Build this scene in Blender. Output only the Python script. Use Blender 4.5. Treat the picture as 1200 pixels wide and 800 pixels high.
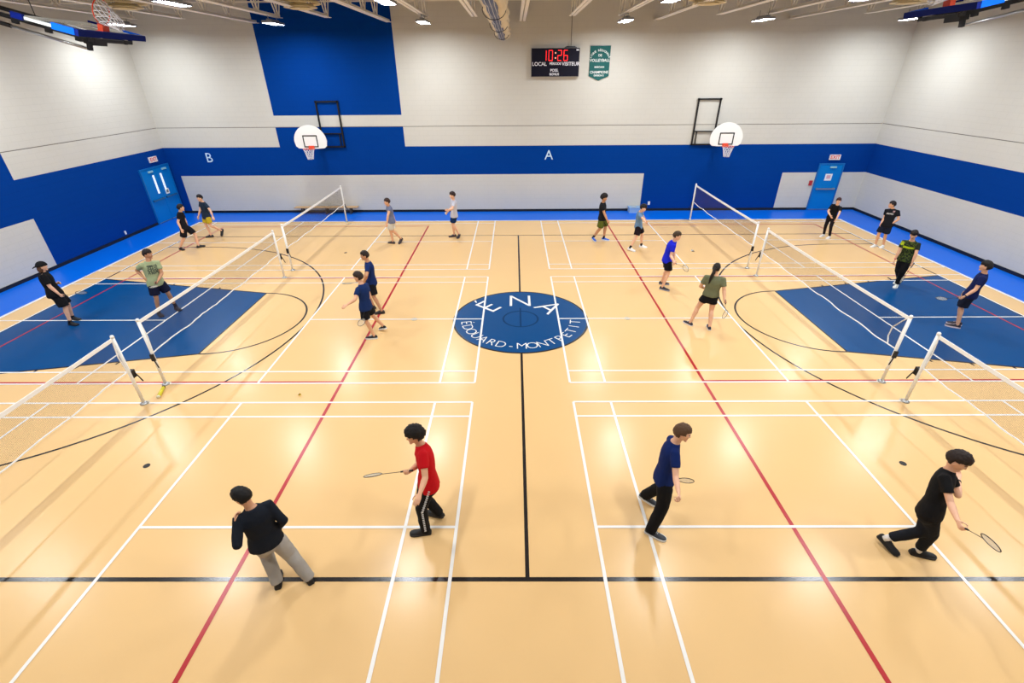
import bpy, math, random
import numpy as np
from mathutils import Matrix, Vector
random.seed(7)
SC = bpy.context.scene
COL = SC.collection
for o in list(bpy.data.objects): bpy.data.objects.remove(o)
# ---- photo pixel -> direction from the camera (1200x800 frame) ----
CAM_F, CAM_PITCH, CAM_YAW, CAM_ROLL = 554.567, 0.5176, 0.0072, -0.0072
CAM_POS = np.array([-0.1551, -11.5153, 5.8477])
_c, _s = math.cos(CAM_YAW), math.sin(CAM_YAW)
_R0 = np.array([_c, _s, 0.0]); _F0 = np.array([-_s, _c, 0.0]); _Z = np.array([0, 0, 1.0])
_cp, _sp = math.cos(CAM_PITCH), math.sin(CAM_PITCH)
CAM_FWD = _cp*_F0 - _sp*_Z
_U0 = _sp*_F0 + _cp*_Z
_cr, _sr = math.cos(CAM_ROLL), math.sin(CAM_ROLL)
CAM_RIGHT = _cr*_R0 + _sr*_U0
CAM_UP = _cr*_U0 - _sr*_R0
def ray(p):
    d = CAM_FWD + CAM_RIGHT*((p[0]-600)/CAM_F) - CAM_UP*((p[1]-400)/CAM_F)
    return d/np.linalg.norm(d)
def at_z(p, z=0.0):
    d = ray(p); return CAM_POS + d*((z-CAM_POS[2])/d[2])
def at_y(p, y):
    d = ray(p); return CAM_POS + d*((y-CAM_POS[1])/d[1])
def on_sphere(p, c, r, far=False):
    d = ray(p); m = CAM_POS-c; b = m@d; q = m@m - r*r; D = b*b-q
    if D < 0:
        x = CAM_POS - b*d; v = x-c
        return c + v/np.linalg.norm(v)*r, math.sqrt(v@v)-r
    t = -b + (math.sqrt(D) if far else -math.sqrt(D))
    return CAM_POS + t*d, 0.0
def unit(v):
    v = np.asarray(v, float); n = np.linalg.norm(v); return v/n if n > 1e-9 else v
def yawdir(deg): return np.array([math.cos(math.radians(deg)), math.sin(math.radians(deg)), 0.0])
def ik(a, b, l1, l2, pole):
    d = b-a; L = np.linalg.norm(d); u = d/L
    L2 = min(L, (l1+l2)*0.998); b = a+u*L2
    x = (l1*l1-l2*l2+L2*L2)/(2*L2); h = math.sqrt(max(l1*l1-x*x, 0))
    pole = pole - (pole@u)*u; pole = unit(pole)
    return a+u*x+pole*h, b

# ---------------- camera, world, exposure ----------------
cd = bpy.data.cameras.new('camera'); cam = bpy.data.objects.new('camera', cd); COL.objects.link(cam)
cd.sensor_fit = 'HORIZONTAL'; cd.sensor_width = 36.0; cd.lens = CAM_F*36.0/1200.0; cd.clip_start = 0.05; cd.clip_end = 200
m = Matrix.Identity(4)
for i in range(3):
    m[i][0] = CAM_RIGHT[i]; m[i][1] = CAM_UP[i]; m[i][2] = -CAM_FWD[i]; m[i][3] = CAM_POS[i]
cam.matrix_world = m; SC.camera = cam
W = bpy.data.worlds.new('world'); SC.world = W; W.use_nodes = True
W.node_tree.nodes['Background'].inputs[0].default_value = (0.5, 0.5, 0.52, 1); W.node_tree.nodes['Background'].inputs[1].default_value = 0.05
LAMP = 174.0                                   # radiance of the high-bay lenses
SC.view_settings.view_transform = 'Standard'; SC.view_settings.look = 'None'
SC.view_settings.exposure = 0.0; SC.view_settings.gamma = 1.0; SC.view_settings.use_curve_mapping = False

# ---------------- materials ----------------
def lin(c): return tuple(((v/255)/12.92 if v/255 <= 0.04045 else ((v/255+0.055)/1.055)**2.4) for v in c)
MATS = {}
def mat(name, rgb, rough=0.6, metal=0.0, spec=0.5, vary=0.0, vscale=8.0, bump=0.0, bscale=60.0, emit=0.0, alpha=1.0, trans=0.0, sheen=0.0):
    if name in MATS: return MATS[name]
    M = bpy.data.materials.new(name); M.use_nodes = True; nt = M.node_tree; b = nt.nodes['Principled BSDF']
    c = lin(rgb); b.inputs['Base Color'].default_value = (*c, 1); b.inputs['Roughness'].default_value = rough
    b.inputs['Metallic'].default_value = metal; b.inputs['Specular IOR Level'].default_value = spec
    if sheen: b.inputs['Sheen Weight'].default_value = sheen
    if trans: b.inputs['Transmission Weight'].default_value = trans
    if alpha < 1: b.inputs['Alpha'].default_value = alpha
    if emit: b.inputs['Emission Color'].default_value = (*c, 1); b.inputs['Emission Strength'].default_value = emit
    if vary or bump:
        tc = nt.nodes.new('ShaderNodeTexCoord')
    if vary:
        n = nt.nodes.new('ShaderNodeTexNoise'); n.inputs['Scale'].default_value = vscale; n.inputs['Detail'].default_value = 5
        nt.links.new(tc.outputs['Object'], n.inputs['Vector'])
        mx = nt.nodes.new('ShaderNodeMix'); mx.data_type = 'RGBA'
        nt.links.new(n.outputs['Fac'], mx.inputs['Factor'])
        mx.inputs['A'].default_value = (*[v*(1-vary) for v in c], 1); mx.inputs['B'].default_value = (*[min(1, v*(1+vary)) for v in c], 1)
        nt.links.new(mx.outputs['Result'], b.inputs['Base Color'])
    if bump:
        n = nt.nodes.new('ShaderNodeTexNoise'); n.inputs['Scale'].default_value = bscale; n.inputs['Detail'].default_value = 4
        nt.links.new(tc.outputs['Object'], n.inputs['Vector'])
        bp = nt.nodes.new('ShaderNodeBump'); bp.inputs['Strength'].default_value = bump; bp.inputs['Distance'].default_value = 0.01
        nt.links.new(n.outputs['Fac'], bp.inputs['Height']); nt.links.new(bp.outputs['Normal'], b.inputs['Normal'])
    MATS[name] = M
    return M
def block_mat(name, rgb, axis, rough=0.85):
    """painted concrete block: colour with a little mottling, joints as fine relief"""
    M = mat(name, rgb, rough, vary=0.03, vscale=1.3, spec=0.06); nt = M.node_tree; b = nt.nodes['Principled BSDF']
    tc = nt.nodes.new('ShaderNodeTexCoord'); sp = nt.nodes.new('ShaderNodeSeparateXYZ'); cb = nt.nodes.new('ShaderNodeCombineXYZ')
    nt.links.new(tc.outputs['Object'], sp.inputs[0]); nt.links.new(sp.outputs[axis], cb.inputs[0]); nt.links.new(sp.outputs[2], cb.inputs[1])
    br = nt.nodes.new('ShaderNodeTexBrick'); br.inputs['Scale'].default_value = 1.0
    br.inputs['Brick Width'].default_value = 0.4; br.inputs['Row Height'].default_value = 0.2; br.inputs['Mortar Size'].default_value = 0.008
    br.inputs['Mortar Smooth'].default_value = 0.4
    br.inputs['Color1'].default_value = (1, 1, 1, 1); br.inputs['Color2'].default_value = (0.9, 0.9, 0.9, 1); br.inputs['Mortar'].default_value = (0, 0, 0, 1)
    nt.links.new(cb.outputs[0], br.inputs['Vector'])
    bp = nt.nodes.new('ShaderNodeBump'); bp.inputs['Strength'].default_value = 0.35; bp.inputs['Distance'].default_value = 0.006
    src = b.inputs['Base Color'].links[0].from_socket; mx = nt.nodes.new('ShaderNodeMix'); mx.data_type = 'RGBA'; mx.blend_type = 'MULTIPLY'
    nt.links.new(src, mx.inputs['A']); mx.inputs['B'].default_value = (0.95, 0.95, 0.95, 1); nt.links.new(br.outputs['Fac'], mx.inputs['Factor']); nt.links.new(mx.outputs['Result'], b.inputs['Base Color'])
    nt.links.new(br.outputs['Color'], bp.inputs['Height']); nt.links.new(bp.outputs['Normal'], b.inputs['Normal'])
    return M

# ---------------- mesh helpers ----------------
class MB:
    def __init__(s): s.v = []; s.f = []; s.m = []
    def add(s, vs, fs, mi=0):
        k = len(s.v); s.v += [tuple(map(float, v)) for v in vs]; s.f += [tuple(i+k for i in f) for f in fs]; s.m += [mi]*len(fs)
    def box(s, lo, hi, mi=0):
        x0, y0, z0 = lo; x1, y1, z1 = hi
        s.add([(x0,y0,z0),(x1,y0,z0),(x1,y1,z0),(x0,y1,z0),(x0,y0,z1),(x1,y0,z1),(x1,y1,z1),(x0,y1,z1)],
              [(0,3,2,1),(4,5,6,7),(0,1,5,4),(1,2,6,5),(2,3,7,6),(3,0,4,7)], mi)
    def obox(s, c, ax, ay, az, mi=0):
        c = np.array(c, float); vs = [c+sx*np.array(ax)+sy*np.array(ay)+sz*np.array(az) for sz in (-1, 1) for sx, sy in ((-1,-1),(1,-1),(1,1),(-1,1))]
        s.add(vs, [(0,3,2,1),(4,5,6,7),(0,1,5,4),(1,2,6,5),(2,3,7,6),(3,0,4,7)], mi)
    def bar(s, p, q, w, h, up=(0,0,1), mi=0):
        p = np.array(p, float); q = np.array(q, float); d = unit(q-p); up = np.array(up, float)
        if abs(d@up) > 0.98: up = np.array([1.0, 0, 0])
        a = unit(np.cross(d, up)); u = np.cross(a, d)
        s.obox((p+q)/2, a*w/2, (q-p)/2, u*h/2, mi)
    def tube(s, pts, R, side=None, n=12, cap=('round', 'round'), mi=0, prof=None):
        pts = [np.array(p, float) for p in pts]; R = [(r, r) if np.isscalar(r) else r for r in R]
        T = []
        for i in range(len(pts)):
            a = pts[max(i-1, 0)]; b = pts[min(i+1, len(pts)-1)]; T.append(unit(b-a))
        carry = side is None
        if side is None:
            side = np.array([0, 0, 1.0]) if abs(T[0][2]) < 0.9 else np.array([1.0, 0, 0])
        rings = []
        a = np.array(side, float)
        for i, p in enumerate(pts):
            t = T[i]; ref = a if carry else side
            aa = ref-(ref@t)*t
            if np.linalg.norm(aa) < 1e-3: aa = a-(a@t)*t
            a = unit(aa); b = np.cross(t, a); rings.append((p, a, b, R[i][0], R[i][1]))
        out = []
        if cap[0] == 'round':
            p, a, b, ra, rb = rings[0]; r = min(ra, rb)
            for e in (0.985, 0.75, 0.4): c = math.sqrt(1-e*e); out.append((p-T[0]*r*e, a, b, ra*c, rb*c))
        out += rings
        if cap[1] == 'round':
            p, a, b, ra, rb = rings[-1]; r = min(ra, rb)
            for e in (0.4, 0.75, 0.985): c = math.sqrt(1-e*e); out.append((p+T[-1]*r*e, a, b, ra*c, rb*c))
        vs = []; fs = []
        for (p, a, b, ra, rb) in out:
            for j in range(n):
                th = 2*math.pi*j/n; k = 1.0 if prof is None else prof(th)
                vs.append(p+a*math.cos(th)*ra*k+b*math.sin(th)*rb*k)
        for i in range(len(out)-1):
            for j in range(n):
                fs.append((i*n+j, i*n+(j+1) % n, (i+1)*n+(j+1) % n, (i+1)*n+j))
        fs.append(tuple(reversed(range(n)))); k = (len(out)-1)*n; fs.append(tuple(k+j for j in range(n)))
        s.add(vs, fs, mi)
    def ball(s, c, ax, ay, az, nu=16, nv=10, fn=None, mi=0):
        c = np.array(c, float); ax, ay, az = map(np.array, (ax, ay, az)); vs = []; fs = []
        for i in range(nv+1):
            ph = math.pi*i/nv
            ph = min(max(ph, 1e-3), math.pi-1e-3)
            for j in range(nu):
                th = 2*math.pi*j/nu
                d = np.array([math.sin(ph)*math.cos(th), math.sin(ph)*math.sin(th), math.cos(ph)])
                if fn is not None: d = fn(d)
                vs.append(c+ax*d[0]+ay*d[1]+az*d[2])
        for i in range(nv):
            for j in range(nu): fs.append((i*nu+j, (i+1)*nu+j, (i+1)*nu+(j+1) % nu, i*nu+(j+1) % nu))
        fs.append(tuple(range(nu))); k = nv*nu; fs.append(tuple(reversed(range(k, k+nu))))
        s.add(vs, fs, mi)
    def mesh(s, name, mats, smooth=False):
        me = bpy.data.meshes.new(name); me.from_pydata(s.v, [], s.f)
        for q in (mats if isinstance(mats, (list, tuple)) else [mats]): me.materials.append(q)
        if any(s.m): me.polygons.foreach_set('material_index', s.m)
        if smooth: me.polygons.foreach_set('use_smooth', [True]*len(me.polygons))
        me.update(); return me
    def obj(s, name, mats, parent=None, smooth=False, loc=None):
        o = bpy.data.objects.new(name, s.mesh(name, mats, smooth)); COL.objects.link(o)
        if parent is not None: o.parent = parent
        if loc is not None: o.location = loc
        return o
def inst(name, me, parent=None, loc=(0, 0, 0), rot=None):
    o = bpy.data.objects.new(name, me); COL.objects.link(o); o.location = loc
    if rot is not None: o.rotation_euler = rot
    if parent is not None: o.parent = parent
    return o
def tag(o, label, cat, group=None, kind=None):
    o['label'] = label; o['category'] = cat
    if group: o['group'] = group
    if kind: o['kind'] = kind
    return o
def structure(o, label=None, cat=None):
    o['kind'] = 'structure'
    if label: o['label'] = label
    if cat: o['category'] = cat
    return o
def thing(name, label, cat, loc=(0, 0, 0), rotz=0.0, group=None):
    o = bpy.data.objects.new(name, None); COL.objects.link(o); o.location = loc; o.rotation_euler = (0, 0, rotz); o.empty_display_size = 0.2
    return tag(o, label, cat, group)
def text(name, s, size, M, material, parent, depth=0.002, bold=0.0, align='CENTER', space=1.0, sx=1.0):
    cu = bpy.data.curves.new(name, 'FONT'); cu.body = s; cu.size = size; cu.align_x = align; cu.align_y = 'CENTER'
    cu.extrude = depth; cu.offset = bold; cu.resolution_u = 3; cu.space_character = space
    t = bpy.data.objects.new(name, cu); COL.objects.link(t)
    me = bpy.data.meshes.new_from_object(t.evaluated_get(bpy.context.evaluated_depsgraph_get()))
    bpy.data.objects.remove(t); bpy.data.curves.remove(cu)
    me.transform(M @ Matrix.Diagonal((sx, 1, 1, 1))); me.materials.clear(); me.materials.append(material); me.name = name
    o = bpy.data.objects.new(name, me); COL.objects.link(o); o.parent = parent
    return o
def frame(o, x, y, z):
    M = Matrix.Identity(4)
    for i in range(3): M[i][0] = x[i]; M[i][1] = y[i]; M[i][2] = z[i]; M[i][3] = o[i]
    return M

# ---------------- the hall ----------------
HX, YB, YF, ZC = 16.1, 11.45, -14.0, 8.9
paint_b = block_mat('off_white_block_paint', (206, 203, 194), 0); blue_b = block_mat('royal_blue_block_paint', (0, 58, 140), 0)
paint_s = block_mat('off_white_block_paint_side', (206, 203, 194), 1); blue_s = block_mat('royal_blue_block_paint_side', (0, 58, 140), 1)
joint_m = mat('movement_joint_grey', (120, 112, 104), 0.9)  # dark grey of the recessed movement joint itself
ZJ0, ZJ1 = 3.762, 3.782
def wall(name, o, u, nrm, ucuts, zcuts, fn, mats, label):
    """front faces as painted fields, a recessed movement joint, and a solid back"""
    mb = MB(); o = np.array(o, float); u = np.array(u, float); nrm = np.array(nrm, float)
    P = lambda a, z, d=0.0: o+u*a+np.array([0, 0, z])-nrm*d
    zc = sorted(set(zcuts+[ZJ0, ZJ1]))
    for i in range(len(ucuts)-1):
        for j in range(len(zc)-1):
            a0, a1, z0, z1 = ucuts[i], ucuts[i+1], zc[j], zc[j+1]
            if z0 == ZJ0:
                q = [P(a0,z0,.015), P(a1,z0,.015), P(a1,z1,.015), P(a0,z1,.015)]; mb.add(q, [(0,1,2,3)], 2)
                mb.add([P(a0,z0), P(a1,z0), P(a1,z0,.015), P(a0,z0,.015)], [(0,1,2,3)], 2)
                mb.add([P(a0,z1), P(a1,z1), P(a1,z1,.015), P(a0,z1,.015)], [(3,2,1,0)], 2)
            else:
                mb.add([P(a0,z0), P(a1,z0), P(a1,z1), P(a0,z1)], [(0,1,2,3)], fn((a0+a1)/2, (z0+z1)/2))
    a0, a1, z0, z1 = ucuts[0], ucuts[-1], zc[0], zc[-1]; D = 0.2
    c = [P(a0,z0,D), P(a1,z0,D), P(a1,z1,D), P(a0,z1,D), P(a0,z0), P(a1,z0), P(a1,z1), P(a0,z1)]
    mb.add(c, [(3,2,1,0),(0,1,5,4),(1,2,6,5),(2,3,7,6),(3,0,4,7)], 0)
    return structure(mb.obj(name, mats), label, 'wall')
def f_back(x, z):
    if z < 1.72: return 0 if (-15.72 < x < 5.86 or x > 12.27) else 1
    if z < 2.95: return 1
    if z < 3.772: return 1 if -10.78 < x < -5.09 else 0
    if z < 4.24: return 0
    return 1 if -10.74 < x < -5.1 else 0
wall('wall_back', (0, YB, 0), (1, 0, 0), (0, -1, 0), [-HX, -15.72, -10.78, -10.74, -5.1, -5.09, 5.86, 12.27, HX], [0, 1.72, 2.95, 4.24, ZC], f_back,
     [paint_b, blue_b, joint_m], 'far block wall in off-white with royal blue band and tall blue panel')
wall('wall_left', (-HX, 0, 0), (0, 1, 0), (1, 0, 0), [YF, 4.07, YB], [0, 1.72, 2.95, ZC],
     lambda y, z: (1 if z < 2.95 else 0) if y > 4.07 else (1 if 1.72 < z < 3.772 else 0), [paint_s, blue_s, joint_m],
     'side block wall with a low off-white panel and stepped blue band')
wall('wall_right', (HX, 0, 0), (0, -1, 0), (-1, 0, 0), [-YB, -YF], [0, 1.72, 2.95, ZC],
     lambda y, z: 1 if 1.72 < z < 2.95 else 0, [paint_s, blue_s, joint_m], 'side block wall in off-white with one straight royal blue band')
wall('wall_front', (0, YF, 0), (-1, 0, 0), (0, 1, 0), [-HX, HX], [0, 1.72, 2.95, ZC],
     lambda y, z: 1 if 1.72 < z < 2.95 else 0, [paint_b, blue_b, joint_m], 'off-white block wall behind the spectator side')
base_m = mat('black_rubber_base', (14, 16, 22), 0.5)
for nm, lo, hi in (('baseboard_back', (-HX, YB-.02, 0), (HX, YB, .11)), ('baseboard_left', (-HX, YF, 0), (-HX+.02, YB-.02, .11)),
                   ('baseboard_right', (HX-.02, YF, 0), (HX, YB-.02, .11)), ('baseboard_front', (-HX+.02, YF, 0), (HX-.02, YF+.02, .11))):
    mb = MB(); mb.box(lo, hi); structure(mb.obj(nm, base_m), 'black rubber base along the foot of the wall', 'baseboard')
deck = mat('roof_deck_paint', (150, 142, 126), 0.7)
mb = MB(); mb.box((-HX-.2, YF-.2, ZC), (HX+.2, YB+.2, ZC+.15))
x = -HX
while x < HX:
    mb.box((x, YF, ZC-.045), (x+.09, YB, ZC)); x += .3
structure(mb.obj('ceiling', deck), 'ribbed steel roof deck above the joists', 'ceiling')

# floor: solid slab, painted fields and court lines lie on it
fl = mat('tan_sports_floor', (228, 188, 131), 0.2, spec=0.28, vary=0.025, vscale=0.9)
nt = fl.node_tree; b = nt.nodes['Principled BSDF']; tc = nt.nodes.new('ShaderNodeTexCoord')
nz = nt.nodes.new('ShaderNodeTexNoise'); nz.inputs['Scale'].default_value = 1.6; nz.inputs['Detail'].default_value = 6
nt.links.new(tc.outputs['Object'], nz.inputs['Vector']); mr = nt.nodes.new('ShaderNodeMapRange')
mr.inputs['To Min'].default_value = 0.20; mr.inputs['To Max'].default_value = 0.28
nt.links.new(nz.outputs['Fac'], mr.inputs['Value']); nt.links.new(mr.outputs['Result'], b.inputs['Roughness'])
mb = MB(); mb.box((-HX-.2, YF-.2, -.2), (HX+.2, YB+.2, 0)); floor = structure(mb.obj('floor', fl), 'glossy tan sports floor covered in court lines', 'floor')
fblue = mat('bright_blue_floor_paint', (0, 100, 214), 0.35, spec=0.15); kblue = mat('court_blue_floor_paint', (0, 68, 122), 0.28, vary=.04, vscale=1.2, spec=0.14)
white = mat('white_line_paint', (236, 232, 226), 0.3); red = mat('red_line_paint', (178, 26, 34), 0.3)
black = mat('black_line_paint', (30, 28, 30), 0.22)
NL = [0]
def fpoly(name, pts, z, m_):
    NL[0] += 1; z += 6e-6*NL[0]; mb = MB(); n = len(pts); mb.add([(x, y, z) for x, y in pts], [tuple(range(n))]); return mb.obj(name, m_, floor)
def fline(x0, y0, x1, y1, w, z, m_, name='court_line'):
    p = np.array([x0, y0]); q = np.array([x1, y1]); d = unit(q-p); a = np.array([-d[1], d[0]])*w/2
    return fpoly(name, [p-a, q-a, q+a, p+a], z, m_)
def farc(cx, cy, r, a0, a1, w, z, m_, n=64, name='court_line'):
    mb = MB(); vs = []; fs = []
    for i in range(n+1):
        t = math.radians(a0+(a1-a0)*i/n)
        for rr in (r-w/2, r+w/2): vs.append((cx+rr*math.cos(t), cy+rr*math.sin(t), z))
    for i in range(n): fs.append((2*i, 2*i+1, 2*i+3, 2*i+2))
    mb.add(vs, fs); return mb.obj(name, m_, floor)
Z1, Z2, Z3, Z4, Z5 = .001, .0022, .0034, .0048, .0066
BX, BY = 14.50, 9.80
fpoly('border_field', [(-HX, BY), (HX, BY), (HX, YB), (-HX, YB)], Z1, fblue)
fpoly('border_field', [(-HX, YF), (-BX, YF), (-BX, BY), (-HX, BY)], Z1, fblue)
fpoly('border_field', [(BX, YF), (HX, YF), (HX, BY), (BX, BY)], Z1, fblue)
KX, KB = 7.77, 13.65
for s in (-1, 1):
    fpoly('key_field', [(s*KX, -1.8), (s*KB, -3.0), (s*KB, 3.0), (s*KX, 1.8)][::s], Z1, kblue)
    for t in (-1, 1):
        fline(s*KX, t*1.8, s*KB, t*3.0, .05, Z2, black)
        for k, L in ((.30, .22), (.44, .12), (.58, .12), (.72, .12)):
            px_, py_ = KB+(KX-KB)*k, 3.0-1.2*k
            fline(s*px_, t*py_, s*(px_+.02), t*(py_+L), .05, Z2, black)
    fline(s*KX, -1.8, s*KX, 1.8, .04, Z2, black)
    farc(s*KX, 0, 1.8, 90 if s < 0 else 270, -90 if s < 0 else 90, .05, Z2, black)
    farc(s*12.0, 0, 6.25, 90 if s < 0 else 270, -90 if s < 0 else 90, .05, Z2, black, 96)
    for t in (-1, 1): fline(s*12.0, t*6.25, s*KB, t*6.25, .05, Z2, black)
    fline(s*KB, -7.62, s*KB, 7.62, .05, Z2, black)
    # volleyball courts laid across the hall
    for xx in (3.93, 12.93): fline(s*xx, -9.0, s*xx, 9.0, .05 if xx > 5 else .062, Z3, red)
    for yy in (-9.0, -3.0, 3.0, 9.0): fline(s*3.93, yy, s*12.93, yy, .05, Z3, red)
    # badminton courts
    a = 1.03
    for yc in (-6.79, 0.0, 6.79):
        for yy in (-3.05, -2.59, 2.59, 3.05):
            if yc+yy > 9.5: yy = 9.79-yc
            fline(s*a, yc+yy, s*(a+13.4), yc+yy, .045 if yy < 3 or yc < 5 else .07, Z4, white)
        for xx in (a, a+.76, a+4.72, a+8.68, a+12.64, a+13.4):
            fline(s*xx, yc-3.05, s*xx, min(yc+3.05, 9.8), .048, Z4, white)
        fline(s*a, yc, s*(a+4.72), yc, .045, Z4, white); fline(s*(a+8.68), yc, s*(a+13.4), yc, .045, Z4, white)
    fline(s*(BX-.02), -13.9, s*(BX-.02), BY, .06, Z4, white)
fline(-BX, 9.79, BX, 9.79, .07, Z4+.0002, white)
fline(-KB, -7.62, KB, -7.62, .062, Z2, black); fline(-KB, 7.58, KB, 7.58, .05, Z2, black)
fline(0, -7.6, 0, -1.8, .055, Z2, black); fline(0, 1.8, 0, 7.55, .055, Z2, black)
mb = MB(); mb.add([(1.8*math.cos(t), 1.8*math.sin(t), Z3+.0012) for t in np.linspace(0, 2*math.pi, 97)[:-1]], [tuple(range(96))]); mb.obj('centre_circle_field', kblue, floor)
farc(0, 0, 1.81, 0, 360, .05, Z3+.00125, black, 96)
dkb = mat('dark_blue_line_paint', (2, 46, 88), 0.4, spec=.1)
farc(0, 0, .47, 0, 360, .05, Z3+.0013, dkb); fline(0, -.47, 0, .68, .045, Z3+.0013, dkb)
zt = Z5
def floor_letter(ch, x, y, ang, size, sx=1.0, bold=0.0):
    R = Matrix.Translation((x, y, zt)) @ Matrix.Rotation(math.radians(ang), 4, 'Z')
    return text('floor_lettering', ch, size, R, white, floor, depth=.0001, sx=sx, bold=bold)
for ch, ang in (('É', 50), ('N', 0), ('A', -50)):
    t = math.radians(90+ang); r = {'É': 1.17, 'N': 1.12, 'A': 1.05}[ch]; floor_letter(ch, r*math.cos(t), r*math.sin(t), ang, 1.08, .92, -.012)
s_ = 'ÉDOUARD-MONTPETIT'
for i, ch in enumerate(s_):
    th = 189+i*(352-189)/(len(s_)-1); t = math.radians(th); floor_letter(ch, 1.49*math.cos(t), 1.49*math.sin(t), th+90, .42, .95, -.006)
plate_d = mat('black_floor_plate', (26, 22, 20), .5); plate_g = mat('brass_floor_plate', (186, 172, 148), .4, metal=.3)
def disc(name, x, y, r, h, m_, parent, z=0.0, n=20):
    mb = MB(); mb.tube([(x, y, z), (x, y, z+h)], [r, r], n=n, cap=('flat', 'flat')); return mb.obj(name, m_, parent)
for x, y in ((-6.5, -5.52), (6.46, -5.5), (-6.49, 5.52), (6.49, 5.5)): disc('floor_plate', x, y, .055, .004, plate_d, floor)
for x in (-2.9, 2.9): disc('floor_plate', x, 0, .085, .005, plate_g, floor)
for s in (-1, 1):
    for y in (-9.85, -3.74, -3.05, 3.05, 3.74, 9.72): disc('floor_plate', s*7.74, y, .09, .005, plate_g, floor)

# doors
dblue = mat('door_blue_paint', (0, 120, 200), .5, spec=.15); fblu2 = mat('door_frame_blue', (0, 104, 180), .4); steel = mat('brushed_steel', (180, 182, 184), .35, metal=.9)
glassw = mat('lit_door_glass', (235, 245, 250), .2, emit=.5); signw = mat('white_sign_plate', (240, 240, 238), .5); signr = mat('red_sign_letters', (206, 40, 40), .5)
greyp = mat('grey_print', (120, 124, 130), .6)
def door(name, M, w, h, leaves, label, windows):
    """local frame: x along the wall, y up, z out of the wall"""
    root = bpy.data.objects.new(name, None); COL.objects.link(root); root.matrix_world = M; structure(root, label, 'door')
    mb = MB(); f = .06
    mb.box((-w/2-f, 0, 0), (-w/2, h+f, .06)); mb.box((w/2, 0, 0), (w/2+f, h+f, .06)); mb.box((-w/2, h, 0), (w/2, h+f, .06)); mb.obj('door_frame', fblu2, root)
    lw = w/leaves
    for k in range(leaves):
        x0 = -w/2+k*lw
        mb = MB(); mb.box((x0+.006, .012, .005), (x0+lw-.006, h-.006, .045)); lf = mb.obj('door_leaf', dblue, root)
        mb = MB(); mb.box((x0+.08, .96, .075), (x0+lw-.08, 1.02, .115)); mb.box((x0+.09, .95, .045), (x0+.17, 1.03, .09)); mb.box((x0+lw-.17, .95, .045), (x0+lw-.09, 1.03, .09)); mb.obj('push_bar', steel if leaves == 1 else mat('dark_push_bar', (20, 90, 140), .4), lf)
        mb = MB(); mb.box((x0+lw*.45, h-.14, .045), (x0+lw*.45+.28, h-.07, .09)); mb.obj('door_closer', mat('pale_closer', (150, 200, 210), .4), lf)
        mb = MB(); mb.box((x0+.02, .02, .045), (x0+lw-.02, .05, .049)); mb.obj('kick_strip', steel, lf)
        if windows:
            xm = x0+lw*(.72 if k == 0 else .28)-(.0)
            mb = MB(); mb.box((xm-.06, 1.22, .046), (xm+.06, 2.0, .05)); mb.obj('window_glass', glassw, lf)
    return root
d1 = door('door_1', frame((-HX, 10.38, 0), (0, 1, 0), (0, 0, 1), (1, 0, 0)), 1.8, 2.26, 2, 'light blue double door with two narrow lit windows beside the corner', True)
mb = MB(); mb.box((.18, 1.02+.08, .046), (.42, 1.33, .05)); mb.obj('notice', signw, d1.children[2]); mb = MB(); mb.box((.23, 1.15, .05), (.37, 1.28, .052)); mb.obj('notice_print', greyp, d1.children[2])
d2 = door('door_2', frame((14.42, YB, 0), (1, 0, 0), (0, 0, 1), (0, -1, 0)), 1.04, 2.06, 1, 'single light blue door with a white notice in the far wall', False)
mb = MB(); mb.box((-.16, 1.36, .046), (.16, 1.66, .05)); mb.obj('notice', signw, d2.children[1]); mb = MB(); mb.box((-.09, 1.44, .05), (.09, 1.6, .052)); mb.obj('notice_print', mat('pink_print', (220, 170, 180), .6), d2.children[1])
def exit_sign(M, label):
    t = thing('exit_sign', label, 'exit sign'); t.matrix_world = M
    mb = MB(); mb.box((-.24, -.11, 0), (.24, .11, .06)); mb.obj('housing', mat('exit_sign_face', (240, 232, 226), .5), t)
    text('lettering', 'EXIT', .21, Matrix.Translation((0, 0, .062)), mat('exit_red', (222, 60, 60), .5), t, depth=.002, bold=.004)
exit_sign(frame((-HX, 10.5, 2.6), (0, 1, 0), (0, 0, 1), (1, 0, 0)), 'white exit sign with red letters above the blue double door')
exit_sign(frame((14.45, YB, 2.38), (1, 0, 0), (0, 0, 1), (0, -1, 0)), 'white exit sign with red letters above the single blue door')
pale = mat('pale_blue_paint', (196, 222, 240), .5)
wb = MB(); wb.box((0, 0, 0), (.001, .001, .001))
for ch, x, z in (('B', -14.15, 2.5), ('A', 1.42, 2.53)):
    o = text('wall_letter', ch, .58, frame((x, YB-.003, z), (1, 0, 0), (0, 0, 1), (0, -1, 0)), pale, bpy.data.objects['wall_back'], depth=.002)
# small wall devices
mb = MB(); mb.box((13.62, YB-.05, 1.14), (13.76, YB, 1.36)); tag(mb.obj('fire_alarm_pull', mat('alarm_red', (176, 40, 44), .4)), 'red fire alarm pull station on the wall beside the single door', 'alarm')
for x, z, l in ((6.27, .36, 'white wall socket on blue wall beside the pale blue box'),):
    mb = MB(); mb.box((x-.05, YB-.015, z-.08), (x+.05, YB, z+.08)); tag(mb.obj('wall_socket', signw), l, 'socket')
mb = MB(); mb.box((-HX, 7.44, .16), (-HX+.015, 7.52, .30)); tag(mb.obj('wall_socket', signw), 'white wall socket on the blue side wall', 'socket')
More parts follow.
